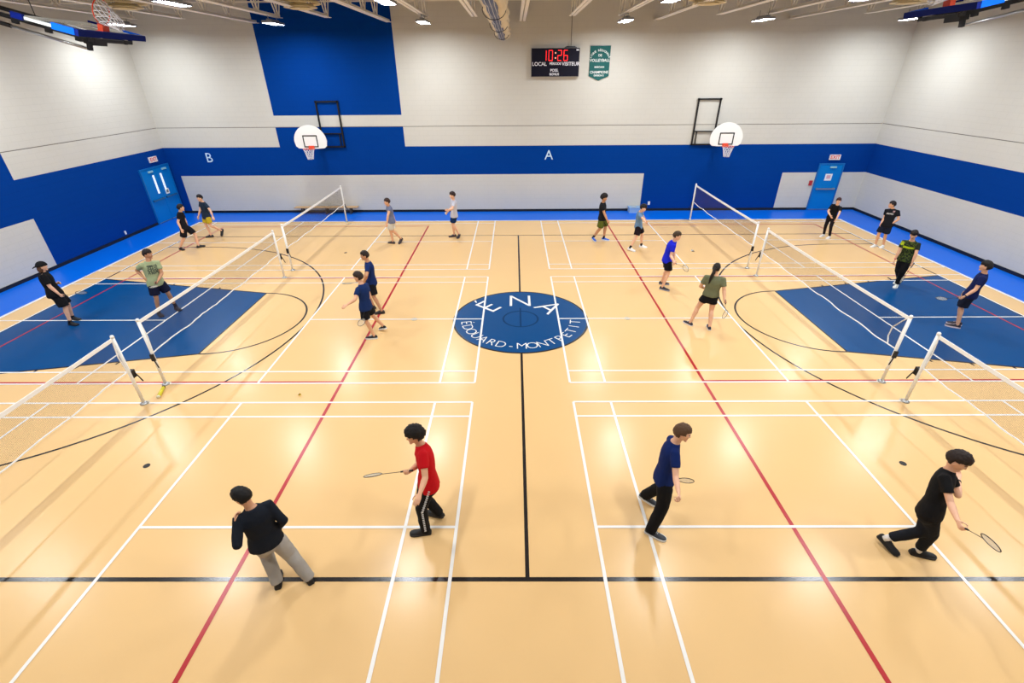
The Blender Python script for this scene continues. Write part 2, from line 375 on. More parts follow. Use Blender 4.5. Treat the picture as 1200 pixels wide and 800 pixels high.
# ---------------- roof joists, lamps, air diffusers ----------------
jm = mat('cream_joist_paint', (244, 238, 224), .5)
ZJ = 7.62; ZT = 8.72
def web_mesh(dy, name):
    mb = MB()
    for e in (-.045, .045): mb.bar((e, 0, 0), (e, dy, ZT-ZJ-.04), .034, .034, up=(1, 0, 0))
    return mb.mesh(name, jm)
W_up = web_mesh(.55, 'web_member'); W_dn = web_mesh(-.55, 'web_member')
for k in range(-8, 9):
    X = .19+1.79*k; yend = 11.4 if k % 3 == 0 else 9.45
    ORD = ['', 'first', 'second', 'third', 'fourth', 'fifth', 'sixth', 'seventh', 'eighth', 'ninth']
    lb = f"cream open-web roof joist, {ORD[k+1]} from the divider curtain on the scoreboard side" if k >= 0 else f"cream open-web roof joist, {ORD[-k]} from the divider curtain on the tall blue panel side"
    t = thing('roof_joist', lb, 'joist', (X, 0, ZJ), 0, 'cream roof joists under the deck')
    mb = MB()
    for e in (-1, 1):
        mb.box((min(e*.018, e*.118), YF+1, -.005), (max(e*.018, e*.118), yend, .005)); mb.box((e*.022-.005, YF+1, 0), (e*.022+.005, yend, .09))
    mb.obj('bottom_chord', jm, t)
    mb = MB()
    for e in (-.055, .055):
        mb.box((e-.05*(e < 0), YF, ZT-ZJ), (e+.05*(e > 0), YB, ZT-ZJ+.007)); mb.box((e-.005, YF, ZT-ZJ-.06), (e+.005, YB, ZT-ZJ))
    mb.box((-.1, YF, ZT-ZJ+.007), (.1, YB, ZC-.045-ZJ))
    mb.obj('top_chord', jm, t)
    y = 9.3
    while y > 2.0:
        inst('web_member', W_up, t, (0, y, .02)); inst('web_member', W_dn, t, (0, y, .02)); y -= 1.6
    mb = MB()
    while y > YF+1.2:
        for dy in (-.55, .55):
            for e in (-.035, .035): mb.bar((e, y, .02), (e, y+dy, ZT-ZJ-.02), .022, .022, up=(1, 0, 0))
        y -= 1.6
    o = mb.obj('web_lattice', jm, t); o['kind'] = 'stuff'
mb = MB(); mb.box((-HX, 8.3, ZJ+.35), (HX, 8.34, ZJ+.39)); mb.box((-HX, 3.3, ZJ+.35), (HX, 3.34, ZJ+.39)); 
structure(mb.obj('trim_1', jm), 'cream bridging angle bracing the roof joists', 'bridging')
lens_m = mat('lamp_lens', (242, 248, 253), .4, emit=LAMP); lampb = mat('lamp_housing', (150, 152, 158), .4, metal=.5)
LXS = [-14.3, -8.8, -3.4, 3.85, 8.75, 14.1]; LYS = [8.9, 3.1, -2.6, -8.3]
LCOL = ['beside the double-door side wall', 'by the tall blue panel', 'beside the curtain, blue panel side', 'beside the curtain, scoreboard side', 'by the plain-wall hoop', 'beside the straight-banded side wall']
def lamp_meshes():
    hb = MB(); hb.box((-.17, -.55, .02), (.17, .55, .07)); hb.box((-.06, -.4, .07), (.06, .4, .13)); hb.box((-.18, -.56, -.005), (-.165, .56, .05)); hb.box((.165, -.56, -.005), (.18, .56, .05))
    hb.box((-.18, -.56, -.005), (.18, -.545, .05)); hb.box((-.18, .545, -.005), (.18, .56, .05))
    le = MB(); le.add([(-.16, -.54, .018), (.16, -.54, .018), (.16, .54, .018), (-.16, .54, .018)], [(3, 2, 1, 0)])
    br = MB()
    for y in (-.35, .35): br.bar((0, y, .12), (0, y, .32), .02, .02)
    return hb.mesh('housing', lampb), le.mesh('lens', lens_m), br.mesh('hanger', lampb)
LM = lamp_meshes()
for iy, y in enumerate(LYS):
    if y < YF+.7: continue
    for x in LXS:
        lb = f"high-bay lamp in the {['first', 'second', 'third', 'fourth'][iy]} row from the far wall, {LCOL[LXS.index(x)]}"
        t = thing('ceiling_light', lb, 'light', (x, y, 7.40), 0, 'high-bay lamps under the joists')
        inst('housing', LM[0], t); inst('lens', LM[1], t); inst('hanger', LM[2], t)
dif = mat('cream_diffuser', (222, 206, 160), .5)
for x, y, lb in ((-12.0, 6.0, 'behind the raised rim near the double-door side wall'), (-6.75, 6.3, 'in front of the tall blue panel'), (5.75, 6.0, 'out from the far wall hoop on plain wall'), (11.9, 6.2, 'near the straight-banded side wall')):
    t = thing('air_diffuser', 'round cream air diffuser '+lb, 'diffuser', (x, y, 7.72), 0, 'round air diffusers in the roof')
    for r0, r1, z0, z1 in ((.62, .55, .0, .07), (.5, .36, -.10, -.02), (.34, .2, -.13, -.06)):
        mb = MB(); n = 28; vs = []; fs = []
        for rr, zz in ((r0, z0), (r0-.02, z0-.012), (r1-.02, z1-.012), (r1, z1)):
            for j in range(n): a = 2*math.pi*j/n; vs.append((rr*math.cos(a), rr*math.sin(a), zz))
        for i in range(4):
            for j in range(n): fs.append((i*n+j, i*n+(j+1) % n, ((i+1) % 4)*n+(j+1) % n, ((i+1) % 4)*n+j))
        mb.add(vs, fs); mb.obj('diffuser_ring', dif, t, True)
    mb = MB(); mb.tube([(0, 0, -.05), (0, 0, ZC-.05-7.72)], [.2, .2], n=20, cap=('flat', 'flat')); mb.obj('duct', dif, t, True)

# ---------------- rolled divider curtain ----------------
ccr = mat('cream_curtain_vinyl', (222, 206, 168), .5, vary=.08, vscale=5); cbl = mat('blue_curtain_vinyl', (34, 58, 110), .45, vary=.2, vscale=9)
t = thing('divider_curtain', 'rolled-up blue and cream divider curtain hanging below the joists', 'curtain', (-.6, 0, 7.05))
YS = np.arange(-13.0, 11.01, .25)
for nm, m_, dx, dz, R, ph, z1 in (('cream_fabric', ccr, -.17, .10, .105, 0.3, 0), ('blue_fabric', cbl, 0.0, .0, .135, 1.1, 0), ('cream_fabric', ccr, .16, .06, .15, 2.2, 0)):
    pts = []; RR = []
    for y in YS:
        pin = .72+.28*abs(math.sin(math.pi*(y-11)/1.9))
        w = .03*math.sin(y*2.3+ph)
        pts.append((dx*pin+w*.6, y, dz+.02*math.sin(y*3.1+ph))); RR.append((R*pin*1.05, R*pin))
    mb = MB(); mb.tube(pts, RR, side=np.array([1.0, 0, 0]), n=28, cap=('round', 'round'), prof=lambda th, ph=ph: 1+.10*math.sin(9*th+ph))
    mb.obj(nm, m_, t, True)
crd = mat('pale_lift_cord', (206, 204, 206), .6)
for a_ in (-2.5, -2.0, -1.4, -.9):
    mb = MB(); mb.tube([(.135*math.cos(a_)*(.8+.2*abs(math.sin(math.pi*(y-11)/1.9)))*1.1, y, .138*math.sin(a_)*(.8+.2*abs(math.sin(math.pi*(y-11)/1.9)))*1.1) for y in YS], [.007]*len(YS), n=5); mb.obj('lift_cord', crd, t)
tie = mat('black_strap', (30, 30, 40), .7)
y = 11-1.9
while y > -12:
    mb = MB(); pts = [(.27*math.cos(a), y, .03+.20*math.sin(a)) for a in np.linspace(0, 2*math.pi, 17)]
    mb.tube(pts, [(.008, .018)]*17, n=6, cap=('flat', 'flat')); mb.obj('tie_strap', tie, t)
    mb = MB(); mb.bar((0, y, .2), (0, y, 1.6), .03, .006); mb.obj('hanging_strap', tie, t)
    y -= 3.8

# ---------------- scoreboard and banner ----------------
sb_f = mat('scoreboard_face', (14, 14, 34), .4, spec=.2); sb_c = mat('scoreboard_case', (150, 146, 140), .5); ledr = mat('led_red', (255, 36, 40), .5, emit=1.3); leto = mat('led_off', (60, 10, 24), .5)
sbw = mat('scoreboard_lettering', (236, 236, 244), .5)
t = thing('scoreboard', 'dark electronic scoreboard showing 10:26 high on the far wall', 'scoreboard', (1.56, YB, 6.17)); BD = .17
mb = MB(); mb.box((-1.0, -BD, -.52), (1.0, -.001, .52)); mb.obj('case', sb_c, t)
mb = MB(); mb.box((-.985, -BD-.008, -.50), (.985, -BD, .51)); fc = mb.obj('display_face', sb_f, t)
FM = lambda x, z: frame((x, -BD-.012, z), (1, 0, 0), (0, 0, 1), (0, -1, 0))
SEG = {'0': 'abcdef', '1': 'bc', '2': 'abged', '6': 'acdefg'}
def digit(ch, x, z, w=.15, h=.36):
    S = {'a': ((-w/2, h/2), (w/2, h/2)), 'b': ((w/2, h/2), (w/2, 0)), 'c': ((w/2, 0), (w/2, -h/2)), 'd': ((-w/2, -h/2), (w/2, -h/2)), 'e': ((-w/2, 0), (-w/2, -h/2)), 'f': ((-w/2, h/2), (-w/2, 0)), 'g': ((-w/2, 0), (w/2, 0))}
    mb = MB()
    for q in SEG[ch]:
        (a, b_), (c, d_) = S[q]; mb.bar((x+a, -BD-.014, z+b_), (x+c, -BD-.014, z+d_), .024, .006, up=(0, 1, 0))
    mb.obj('clock_digit', ledr, fc)
for ch, x in (('1', -.46), ('0', -.20), ('2', .17), ('6', .42)): digit(ch, x, .255)
mb = MB()
for dz in (.09, -.09): mb.box((-.025, -BD-.016, .255+dz-.025), (.025, -BD-.01, .255+dz+.025))
mb.obj('clock_colon', mat('led_warm', (255, 180, 150), .5, emit=.8), fc)
for s_, x, z, sz in (('LOCAL', -.66, -.05, .19), ('PÉRIODE', .0, -.04, .12), ('VISITEUR', .64, -.05, .185), ('POSS.', -.03, -.28, .14), ('BONUS', -.03, -.42, .12)):
    text('lettering', s_, sz, FM(x, z), sbw, fc, depth=.002, bold=.003)
mb = MB(); mb.box((.85, -BD-.012, .42), (.96, -BD-.008, .47)); mb.obj('badge', sbw, fc)
mb = MB(); mb.tube([(.62, -.12, .56), (.62, -.12, 1.9)], [.012, .012], n=8, cap=('flat', 'flat')); mb.obj('conduit', mat('dark_conduit', (90, 84, 76), .5), t, True)
mb = MB(); mb.tube([(.38, -.1, .515), (.46, -.1, .535), (.78, -.1, .535), (.86, -.1, .515)], [.03, .05, .05, .03], n=10); mb.obj('cable_gland', mat('dark_grey_gland', (60, 66, 74), .5), t, True)
teal = mat('teal_banner_cloth', (16, 90, 88), .8, vary=.06); bnw = mat('banner_lettering', (225, 232, 228), .8)
t = thing('banner', 'teal championship banner with white lettering beside the scoreboard', 'banner', (3.42, YB-.02, 6.15))
mb = MB(); n = 10; vs = []; fs = []
prof_ = [(.63, 0)]
xs = np.linspace(-.42, .42, n+1)
for yy in (-.012, -.004):
    for x in xs: vs.append((x, yy+.004*math.sin(x*14), .62))
    for x in xs: vs.append((x, yy+.004*math.sin(x*14), -.48-.17*(1-abs(x)/.42)))
m1 = n+1
for k in range(2):
    o_ = k*2*m1
    for i in range(n):
        q = (o_+i, o_+i+1, o_+m1+i+1, o_+m1+i); fs.append(q if k else q[::-1])
for i in range(n):
    fs.append((i, i+1, 2*m1+i+1, 2*m1+i)); fs.append((m1+i+1, m1+i, 3*m1+i, 3*m1+i+1))
fs.append((0, 2*m1, 3*m1, m1)); fs.append((n, m1+n, 3*m1+n, 2*m1+n))
mb.add(vs, fs); mb.obj('cloth', teal, t)
BM = lambda x, z, a=0: frame((x, -.019, z), (1, 0, 0), (0, 0, 1), (0, -1, 0)) @ Matrix.Rotation(math.radians(a), 4, 'Z')
s_ = 'LIGUE RÉGIONALE'
for i, ch in enumerate(s_):
    a = 64-i*128/(len(s_)-1); text('lettering', ch, .105, BM(.43*math.sin(math.radians(-a)), .02+.43*math.cos(math.radians(a)), a), bnw, t, depth=.001, bold=.003) if ch != ' ' else None
for s_, z, sz in (('DE', .27, .12), ('VOLLEYBALL', .09, .145), ('MASCULIN', -.15, .085), ('CHAMPIONS', -.34, .135), ('DIVISION 2', -.46, .085)):
    text('lettering', s_, sz, BM(0, z), bnw, t, depth=.001, bold=.003)
mb = MB(); mb.tube([(-.43, -.008, .62), (.43, -.008, .62)], [.012, .012], n=8); mb.obj('hanging_rod', steel, t, True)

# ---------------- bench and pale box by the far wall ----------------
wood = mat('pale_bench_wood', (196, 158, 112), .5, vary=.12, vscale=4); legm = mat('dark_bench_leg', (66, 58, 46), .5)
t = thing('bench', 'long low wooden bench against the far wall behind the net', 'bench', (-9.1, 11.2, 0))
mb = MB()
mb.box((-1.5, -.16, .29), (1.5, -.01, .33)); mb.obj('seat_plank', wood, t); mb = MB(); mb.box((-1.5, .0, .29), (1.5, .15, .33)); mb.obj('seat_plank', wood, t)
for x in (-1.15, 0, 1.15):
    mb = MB(); mb.box((x-.03, -.14, .0), (x+.03, -.09, .29)); mb.box((x-.03, .09, 0), (x+.03, .14, .29)); mb.box((x-.03, -.09, .24), (x+.03, .09, .29)); mb.obj('leg', legm, t)
mb = MB(); mb.box((-1.2, -.02, .10), (1.2, .02, .16)); mb.obj('stretcher', legm, t)
pb = mat('pale_blue_plastic', (142, 178, 214), .5)
t = thing('storage_box', 'pale blue plastic box on the floor against the far wall', 'box', (5.58, 11.2, 0))
mb = MB(); mb.box((-.3, -.2, 0), (.3, .2, .22)); mb.obj('body', pb, t); mb = MB(); mb.box((-.315, -.215, .22), (.315, .215, .25)); mb.obj('lid', pb, t)

# ---------------- wall baskets ----------------
bblk = mat('black_steel', (20, 20, 22), .45, metal=.3); bwht = mat('backboard_white', (246, 246, 244), .35); rimm = mat('rim_orange', (222, 72, 34), .4); netw = mat('net_cord_white', (226, 226, 232), .8)
def hoop_net(parent, c, ax, ay, dn, r=.225, h=.42):
    """cords of a basketball net: diamonds narrowing downwards"""
    mb = MB(); c, ax, ay, dn = map(np.array, (c, ax, ay, dn)); n = 12; L = 5
    def P(i, k): a = 2*math.pi*(i+.5*(k % 2))/n; rr = r*(1-.5*(k/L)**.8); return c+ax*rr*math.cos(a)+ay*rr*math.sin(a)+dn*h*k/L
    for k in range(L):
        for i in range(n):
            for d in ((0, 1) if k % 2 else (-1, 0)):
                mb.bar(P(i, k), P(i+d, k+1), .011, .011)
    o = mb.obj('net', netw, parent); return o
def rim(parent, c, ax, ay, r=.225):
    mb = MB(); c, ax, ay = map(np.array, (c, ax, ay)); pts = [c+ax*r*math.cos(a)+ay*r*math.sin(a) for a in np.linspace(0, 2*math.pi, 29)]
    mb.tube(pts, [.011]*29, side=np.cross(ax, ay), n=8, cap=('flat', 'flat')); return mb.obj('rim', rimm, parent, True)
def wall_basket(s, label):
    cx = s*8.95; yb = 10.5
    t = thing('wall_basket', label, 'basketball hoop', (cx, YB, 0)); fx0, fx1 = s*7.82-cx, s*8.76-cx
    y0 = -.05
    mb = MB()
    for x in (fx0, fx1): mb.bar((x, y0, 2.93), (x, y0, 4.82), .06, .06)
    for z in (2.96, 4.78): mb.bar((min(fx0, fx1)-.05, y0-.005, z), (max(fx0, fx1)+.05, y0-.005, z), .05, .06)
    mb.bar((fx0, y0, 3.5), (fx1, y0, 3.5), .045, .045); mb.bar((fx0+s*.14, y0, 2.96), (fx0+s*.14, y0, 3.5), .04, .04)
    mb.obj('wall_frame', bblk, t)
    mb = MB()                                   # arms reaching out to the board
    for z in (2.97, 3.5):
        mb.bar((fx1, -.08, z), (s*.25, yb-YB+.06, z+.04), .05, .05); mb.bar((fx1, -.06, z), (0, -.06, z), .045, .045); mb.bar((0, -.06, z), (-s*.25, yb-YB+.06, z+.04), .05, .05)
    mb.obj('extension_arm', bblk, t)
    # fan-shaped board
    pts = []; hw, hb, ht = .70, 3.0, 3.94
    pts += [(-.30, hb), (-.56, hb+.02), (-.66, hb+.10), (-.70, hb+.30)]
    for a in np.linspace(172, 8, 20): pts.append((.70*math.cos(math.radians(a)), hb+.28+(ht-hb-.28)*math.sin(math.radians(a))))
    pts += [(.70, hb+.30), (.66, hb+.10), (.56, hb+.02), (.30, hb)]
    n = len(pts); mb = MB(); yb_ = yb-YB
    mb.add([(x, yb_-.02, z) for x, z in pts]+[(x, yb_+.025, z) for x, z in pts], [tuple(range(n)), tuple(reversed(range(n, 2*n)))]+[(i, n+i, n+(i+1) % n, (i+1) % n) for i in range(n)])
    bo = mb.obj('backboard', bwht, t)
    mb = MB(); yy = yb_-.023
    for p, q in (((-.29, 3.08), (-.29, 3.52)), ((.29, 3.08), (.29, 3.52)), ((-.31, 3.52), (.31, 3.52)), ((-.31, 3.08), (.31, 3.08))): mb.bar((p[0], yy, p[1]), (q[0], yy, q[1]), .045, .006, up=(0, 1, 0))
    mb.obj('target_square', bblk, bo)
    c = (0, yb_-.38, 3.04)
    r_ = rim(t, c, (1, 0, 0), (0, 1, 0))
    mb = MB(); mb.box((-.10, yb_-.17, 3.0), (.10, yb_-.02, 3.06)); mb.box((-.12, yb_-.035, 2.96), (.12, yb_-.02, 3.12)); mb.obj('rim_bracket', rimm, r_)
    hoop_net(t, c, (1, 0, 0), (0, 1, 0), (0, 0, -1))
wall_basket(-1, 'white fan-shaped basketball hoop on black frame against the blue wall panel')
wall_basket(1, 'white fan-shaped basketball hoop on black frame against the plain off-white wall')

# ---------------- folded-up main baskets ----------------
padd = mat('dark_blue_pad', (4, 24, 104), .6, spec=.1); padb = mat('bright_blue_pad', (0, 92, 220), .6, spec=.1); gfr = mat('board_frame_grey', (206, 210, 208), .4)
gl = mat('backboard_glass', (225, 238, 236), .05, alpha=.22)
def folded_goal(s, X0, z0, tilt, label):
    t = thing('folded_basket', label, 'basketball hoop', (X0, 0, z0))
    a = math.radians(tilt); up = np.array([s*math.cos(a), 0, math.sin(a)])        # board's own up: towards the side wall
    nn = np.array([-s*math.sin(a), 0, math.cos(a)]); Y = np.array([0, 1.0, 0]); H = 1.07; HW = .91
    P = lambda u, y, n_: up*u+Y*y+nn*n_
    mb = MB(); mb.obox(P(H/2, 0, 0), up*H/2, Y*HW, nn*.008); bo = mb.obj('glass_board', gl, t)
    mb = MB()
    for u in (.03, H-.03): mb.obox(P(u, 0, -.01), up*.03, Y*HW, nn*.025)
    for y in (-HW+.03, HW-.03): mb.obox(P(H/2, y, -.01), up*H/2, Y*.03, nn*.025)
    mb.obj('board_frame', gfr, bo)
    mb = MB()
    for p, q in ((P(.15, -.3, .01), P(.15, .3, .01)), (P(.60, -.3, .01), P(.60, .3, .01)), (P(.15, -.3, .01), P(.60, -.3, .01)), (P(.15, .3, .01), P(.60, .3, .01))): mb.bar(p, q, .05, .004, up=nn)
    mb.obj('target_square', bwht, bo)
    mb = MB(); mb.obox(P(-.02, 0, 0), up*.035, Y*(HW+.03), nn*.055); mb.obj('bottom_pad', padd, t)
    for y in (-HW-.01, HW+.01):
        mb = MB(); mb.obox(P(.21, y, 0), up*.20, Y*.03, nn*.055); mb.obj('corner_pad', padb, t)
        mb = MB(); mb.obox(P(H-.06, y, 0), up*.10, Y*.03, nn*.05); mb.obj('top_corner_pad', padd, t)
    c = P(.15, 0, .15+.225)
    r_ = rim(t, c, nn, Y); mb = MB(); mb.obox(P(.15, 0, .08), up*.05, Y*.09, nn*.075); mb.obox(P(.12, 0, .02), up*.09, Y*.12, nn*.012); mb.obj('rim_bracket', rimm, r_)
    hoop_net(t, c, nn, Y, unit(-up*.95+np.array([0, 0, -.45])), h=.38)
    # mast and braces going back to the roof hinge
    mast = 5.0
    mb = MB()
    for y in (-.42, .42): mb.bar(P(.02, y, -.12), P(mast, y, -.12), .075, .075, up=nn)
    for u in (.06, .75, 1.6, 2.6, 3.8): mb.bar(P(u, -.62 if u < .1 else -.42, -.12), P(u, .62 if u < .1 else .42, -.12), .07, .06, up=nn)
    for y in (-.6, .6): mb.bar(P(.06, y, -.12), P(.06, y, -.02), .06, .06, up=up)
    mb.obj('mast', bblk, t)
    for u in (.35, .9, 1.5):
        mb = MB(); mb.obox(P(u, -.42, -.185), up*.05, Y*.035, nn*.03); mb.obj('clamp', bblk, t)
    mb = MB(); mb.obox(P(.35, 0, -.20), up*.09, Y*.2, nn*.06); mb.obj('cross_clamp', bblk, t)
    mb = MB(); mb.tube([P(.40, -.1, -.36), P(1.9, -.1, -.33)], [.028, .028], n=10, cap=('flat', 'flat')); mb.obj('height_rod', steel, t, True)
    mb = MB(); mb.tube([P(1.88, -.1, -.33), P(4.2, -.1, -.28)], [.04, .04], n=10, cap=('flat', 'flat')); mb.obj('brace_tube', bblk, t, True)
    mb = MB(); mb.bar(P(.40, -.1, -.38), P(.40, -.1, -.14), .09, .06, up=up); mb.obj('rod_bracket', bblk, t)
    top = P(mast, 0, -.12); mb = MB()
    for y in (-.42, .42): mb.bar(P(mast, y, -.12), (top[0], y, ZT-z0), .09, .09)
    mb.bar((top[0], -.6, ZT-z0-.05), (top[0], .6, ZT-z0-.05), .1, .1); mb.obj('hinge_frame', bblk, t)
    mb = MB(); q = P(1.35, -.1, -.08); mb.bar(q, (q[0]+s*.15, q[1]+.1, ZT-z0), .012, .012); mb.obj('hoist_cable', bblk, t)
folded_goal(-1, -8.40, 6.55, 15.0, 'swung-up glass basketball board with blue pads, beside the stepped blue side wall')
folded_goal(1, 8.36, 6.86, 12.0, 'swung-up glass basketball board with blue pads, beside the straight-banded side wall')

# ---------------- badminton nets ----------------
postm = mat('white_post_paint', (240, 240, 236), .4); twine = mat('net_twine', (74, 56, 38), .9); tape = mat('net_tape_white', (244, 243, 240), .7)
def bad_net(s, y0, y1, label, seed, loop=False, strap=False):
    rnd = random.Random(seed); X = s*7.74
    t = thing('badminton_net', label, 'badminton net', (X, (y0+y1)/2, 0)); h = (y1-y0)/2
    for y in (-h, h):
        mb = MB(); mb.tube([(0, y, .004), (0, y, 1.54)], [.03, .03], n=14, cap=('flat', 'flat')); mb.tube([(0, y, 1.54), (0, y, 1.565)], [.034, .034], n=14, cap=('flat', 'round')); p = mb.obj('post', postm, t, True)
        mb = MB(); mb.tube([(0, y, .003), (0, y, .02), (0, y, .05)], [.075, .07, .036], n=18, cap=('flat', 'flat')); mb.obj('post_collar', steel, p, True)
        e = 1 if y > 0 else -1
        mb = MB(); mb.box((-.035, y+e*.03-.02, .62), (.035, y+e*.03+.05*(e > 0)+.02, .78)); mb.tube([(s*-.03, y+e*.07, .72), (s*-.07, y+e*.09, .60), (s*-.10, y+e*.10, .50)], [.012]*3, n=8); mb.obj('tension_crank', bblk, p)
    hh = h-.035
    sag = lambda y: -.02*(1-(y/hh)**2)
    ys = np.linspace(-hh, hh, 41)
    zb = [.80+sag(y)+(.012*math.sin(y*5+seed)+.008*rnd.uniform(-1, 1)) for y in ys]; zb_f = lambda y: float(np.interp(y, ys, zb))
    mb = MB(); vs = []; fs = []; d = .0006
    ny = int(2*hh/.02)
    for i in range(ny+1):
        y = -hh+2*hh*i/ny; mb.bar((0, y, zb_f(y)), (0, y, 1.50+sag(y)), 2*d, 2*d)
    for k in range(35):
        f = (k+.5)/35
        q = [(0, y, zb_f(y)+(1.5+sag(y)-zb_f(y))*f) for y in ys[::4]]
        for a, b_ in zip(q[:-1], q[1:]): mb.bar(a, b_, 2*d, 2*d)
    o = mb.obj('net_mesh', twine, t); o['kind'] = 'stuff'
    mb = MB(); vs = []; fs = []
    for y in ys:
        z = 1.545+sag(y); vs += [(-.006, y, z-.07), (.006, y, z-.07), (.006, y, z), (-.006, y, z)]
    for i in range(40):
        for j in range(4): fs.append((4*i+j, 4*i+(j+1) % 4, 4*i+4+(j+1) % 4, 4*i+4+j))
    fs += [(3, 2, 1, 0), (160, 161, 162, 163)]; mb.add(vs, fs); mb.obj('top_tape', tape, t)
    mb = MB(); mb.tube([(0, y, z) for y, z in zip(ys, zb)], [.014]*41, n=6); mb.obj('bottom_cord', tape, t)
    for e in (-1, 1):
        mb = MB(); mb.tube([(0, e*hh, 1.52), (0.01, e*(hh-.02-.03*strap), 1.15), (0, e*hh, .80)], [.012]*3, n=6); mb.obj('side_cord', tape, t)
    if loop:
        mb = MB(); mb.tube([(0, -hh+.02, 1.5), (.02, -hh+.14, 1.38), (.02, -hh+.30, 1.15), (.01, -hh+.30, .95), (0, -hh+.22, .80)], [.013]*5, n=6); mb.obj('loose_cord', tape, t)
R1, R2 = 3.05, 3.74
bad_net(-1, -3.07, 3.05, 'white badminton net strung across the blue key in front of the green t-shirt player', 1)
bad_net(-1, -9.86, -3.76, 'white badminton net next to the yellow shuttle tube on the floor', 2, strap=True)
bad_net(-1, 3.72, 9.74, 'white badminton net in front of the wooden bench', 3)
bad_net(1, -3.05, 3.03, 'white badminton net with wavy bottom cord and loose loop across the blue key', 4, loop=True)
bad_net(1, -9.86, -3.76, 'white badminton net ahead of the black-clad lunging player', 5)
bad_net(1, 3.72, 9.74, 'white badminton net reaching back to the plain blue part of the far wall', 6)

# shuttle tube and shuttlecocks on the floor
yl = mat('yellow_tube', (224, 210, 36), .35); tub = mat('dark_tube_cap', (96, 74, 20), .5)
t = thing('shuttle_tube', 'yellow shuttlecock tube lying on the floor between two net posts', 'tube', (-7.62, -3.40, .034))
d = unit([.30, -.9, 0])
mb = MB(); mb.tube([-d*.17, d*.17], [.034, .034], n=16, cap=('flat', 'flat')); mb.obj('tube_body', yl, t, True)
mb = MB(); mb.tube([-d*.20, -d*.168], [.0345, .0345], n=16, cap=('flat', 'flat')); mb.obj('tube_cap', tub, t, True)
mb = MB(); mb.tube([d*.168, d*.195], [.0345, .0345], n=16, cap=('flat', 'flat')); mb.obj('tube_cap', mat('pale_tube_cap', (240, 232, 200), .4), t, True)
shw = mat('shuttle_white', (245, 245, 240), .7); shy = mat('shuttle_yellow', (248, 224, 130), .6); cork = mat('shuttle_cork', (232, 226, 214), .6)
def shuttle(loc, d, skirt, label):
    t = thing('shuttlecock', label, 'shuttlecock', loc); d = unit(d)
    mb = MB(); mb.ball(d*.008, np.array([1, 0, 0])*.0135, np.array([0, 1, 0])*.0135, np.array([0, 0, 1])*.0135, 12, 8); mb.obj('cork', cork, t, True)
    mb = MB(); a = unit(np.cross(d, [0, .3, 1])); b_ = np.cross(d, a); n = 16
    vs = []; fs = []
    for k, (u, r) in enumerate(((0.0, .012), (-.04, .022), (-.066, .032), (-.066, .030), (-.04, .020), (0, .010))):
        for j in range(n): th = 2*math.pi*j/n; vs.append(d*u+(a*math.cos(th)+b_*math.sin(th))*r*(1 if j % 2 else .93))
    for k in range(6):
        for j in range(n): fs.append((k*n+j, k*n+(j+1) % n, ((k+1) % 6)*n+(j+1) % n, ((k+1) % 6)*n+j))
    mb.add(vs, fs); mb.obj('feather_skirt', skirt, t)
p = at_z((350.5, 462.5)); shuttle((p[0], p[1], .025), (-.5, .6, -.18), shy, 'yellow shuttlecock on the floor next to a red line')
p = at_z((812, 294)); shuttle((p[0], p[1], .025), (.8, .3, -.18), shw, 'white shuttlecock on the floor beyond the bright blue shirt player')

# ---------------- poses read off the photo ----------------
CROPS = dict(A=(250,560,.175), B=(420,490,.1874), C=(730,490,.1875), D=(1010,520,.1874), E=(395,285,.1501), F=(790,300,.125),
    G=(760,265,.1062), H=(145,285,.125), I=(30,295,.125), J=(195,220,.1), K=(435,225,.0876), L=(510,215,.0938),
    M=(680,220,.1), N=(950,225,.1), O=(1030,260,.1125), P=(1090,295,.125))
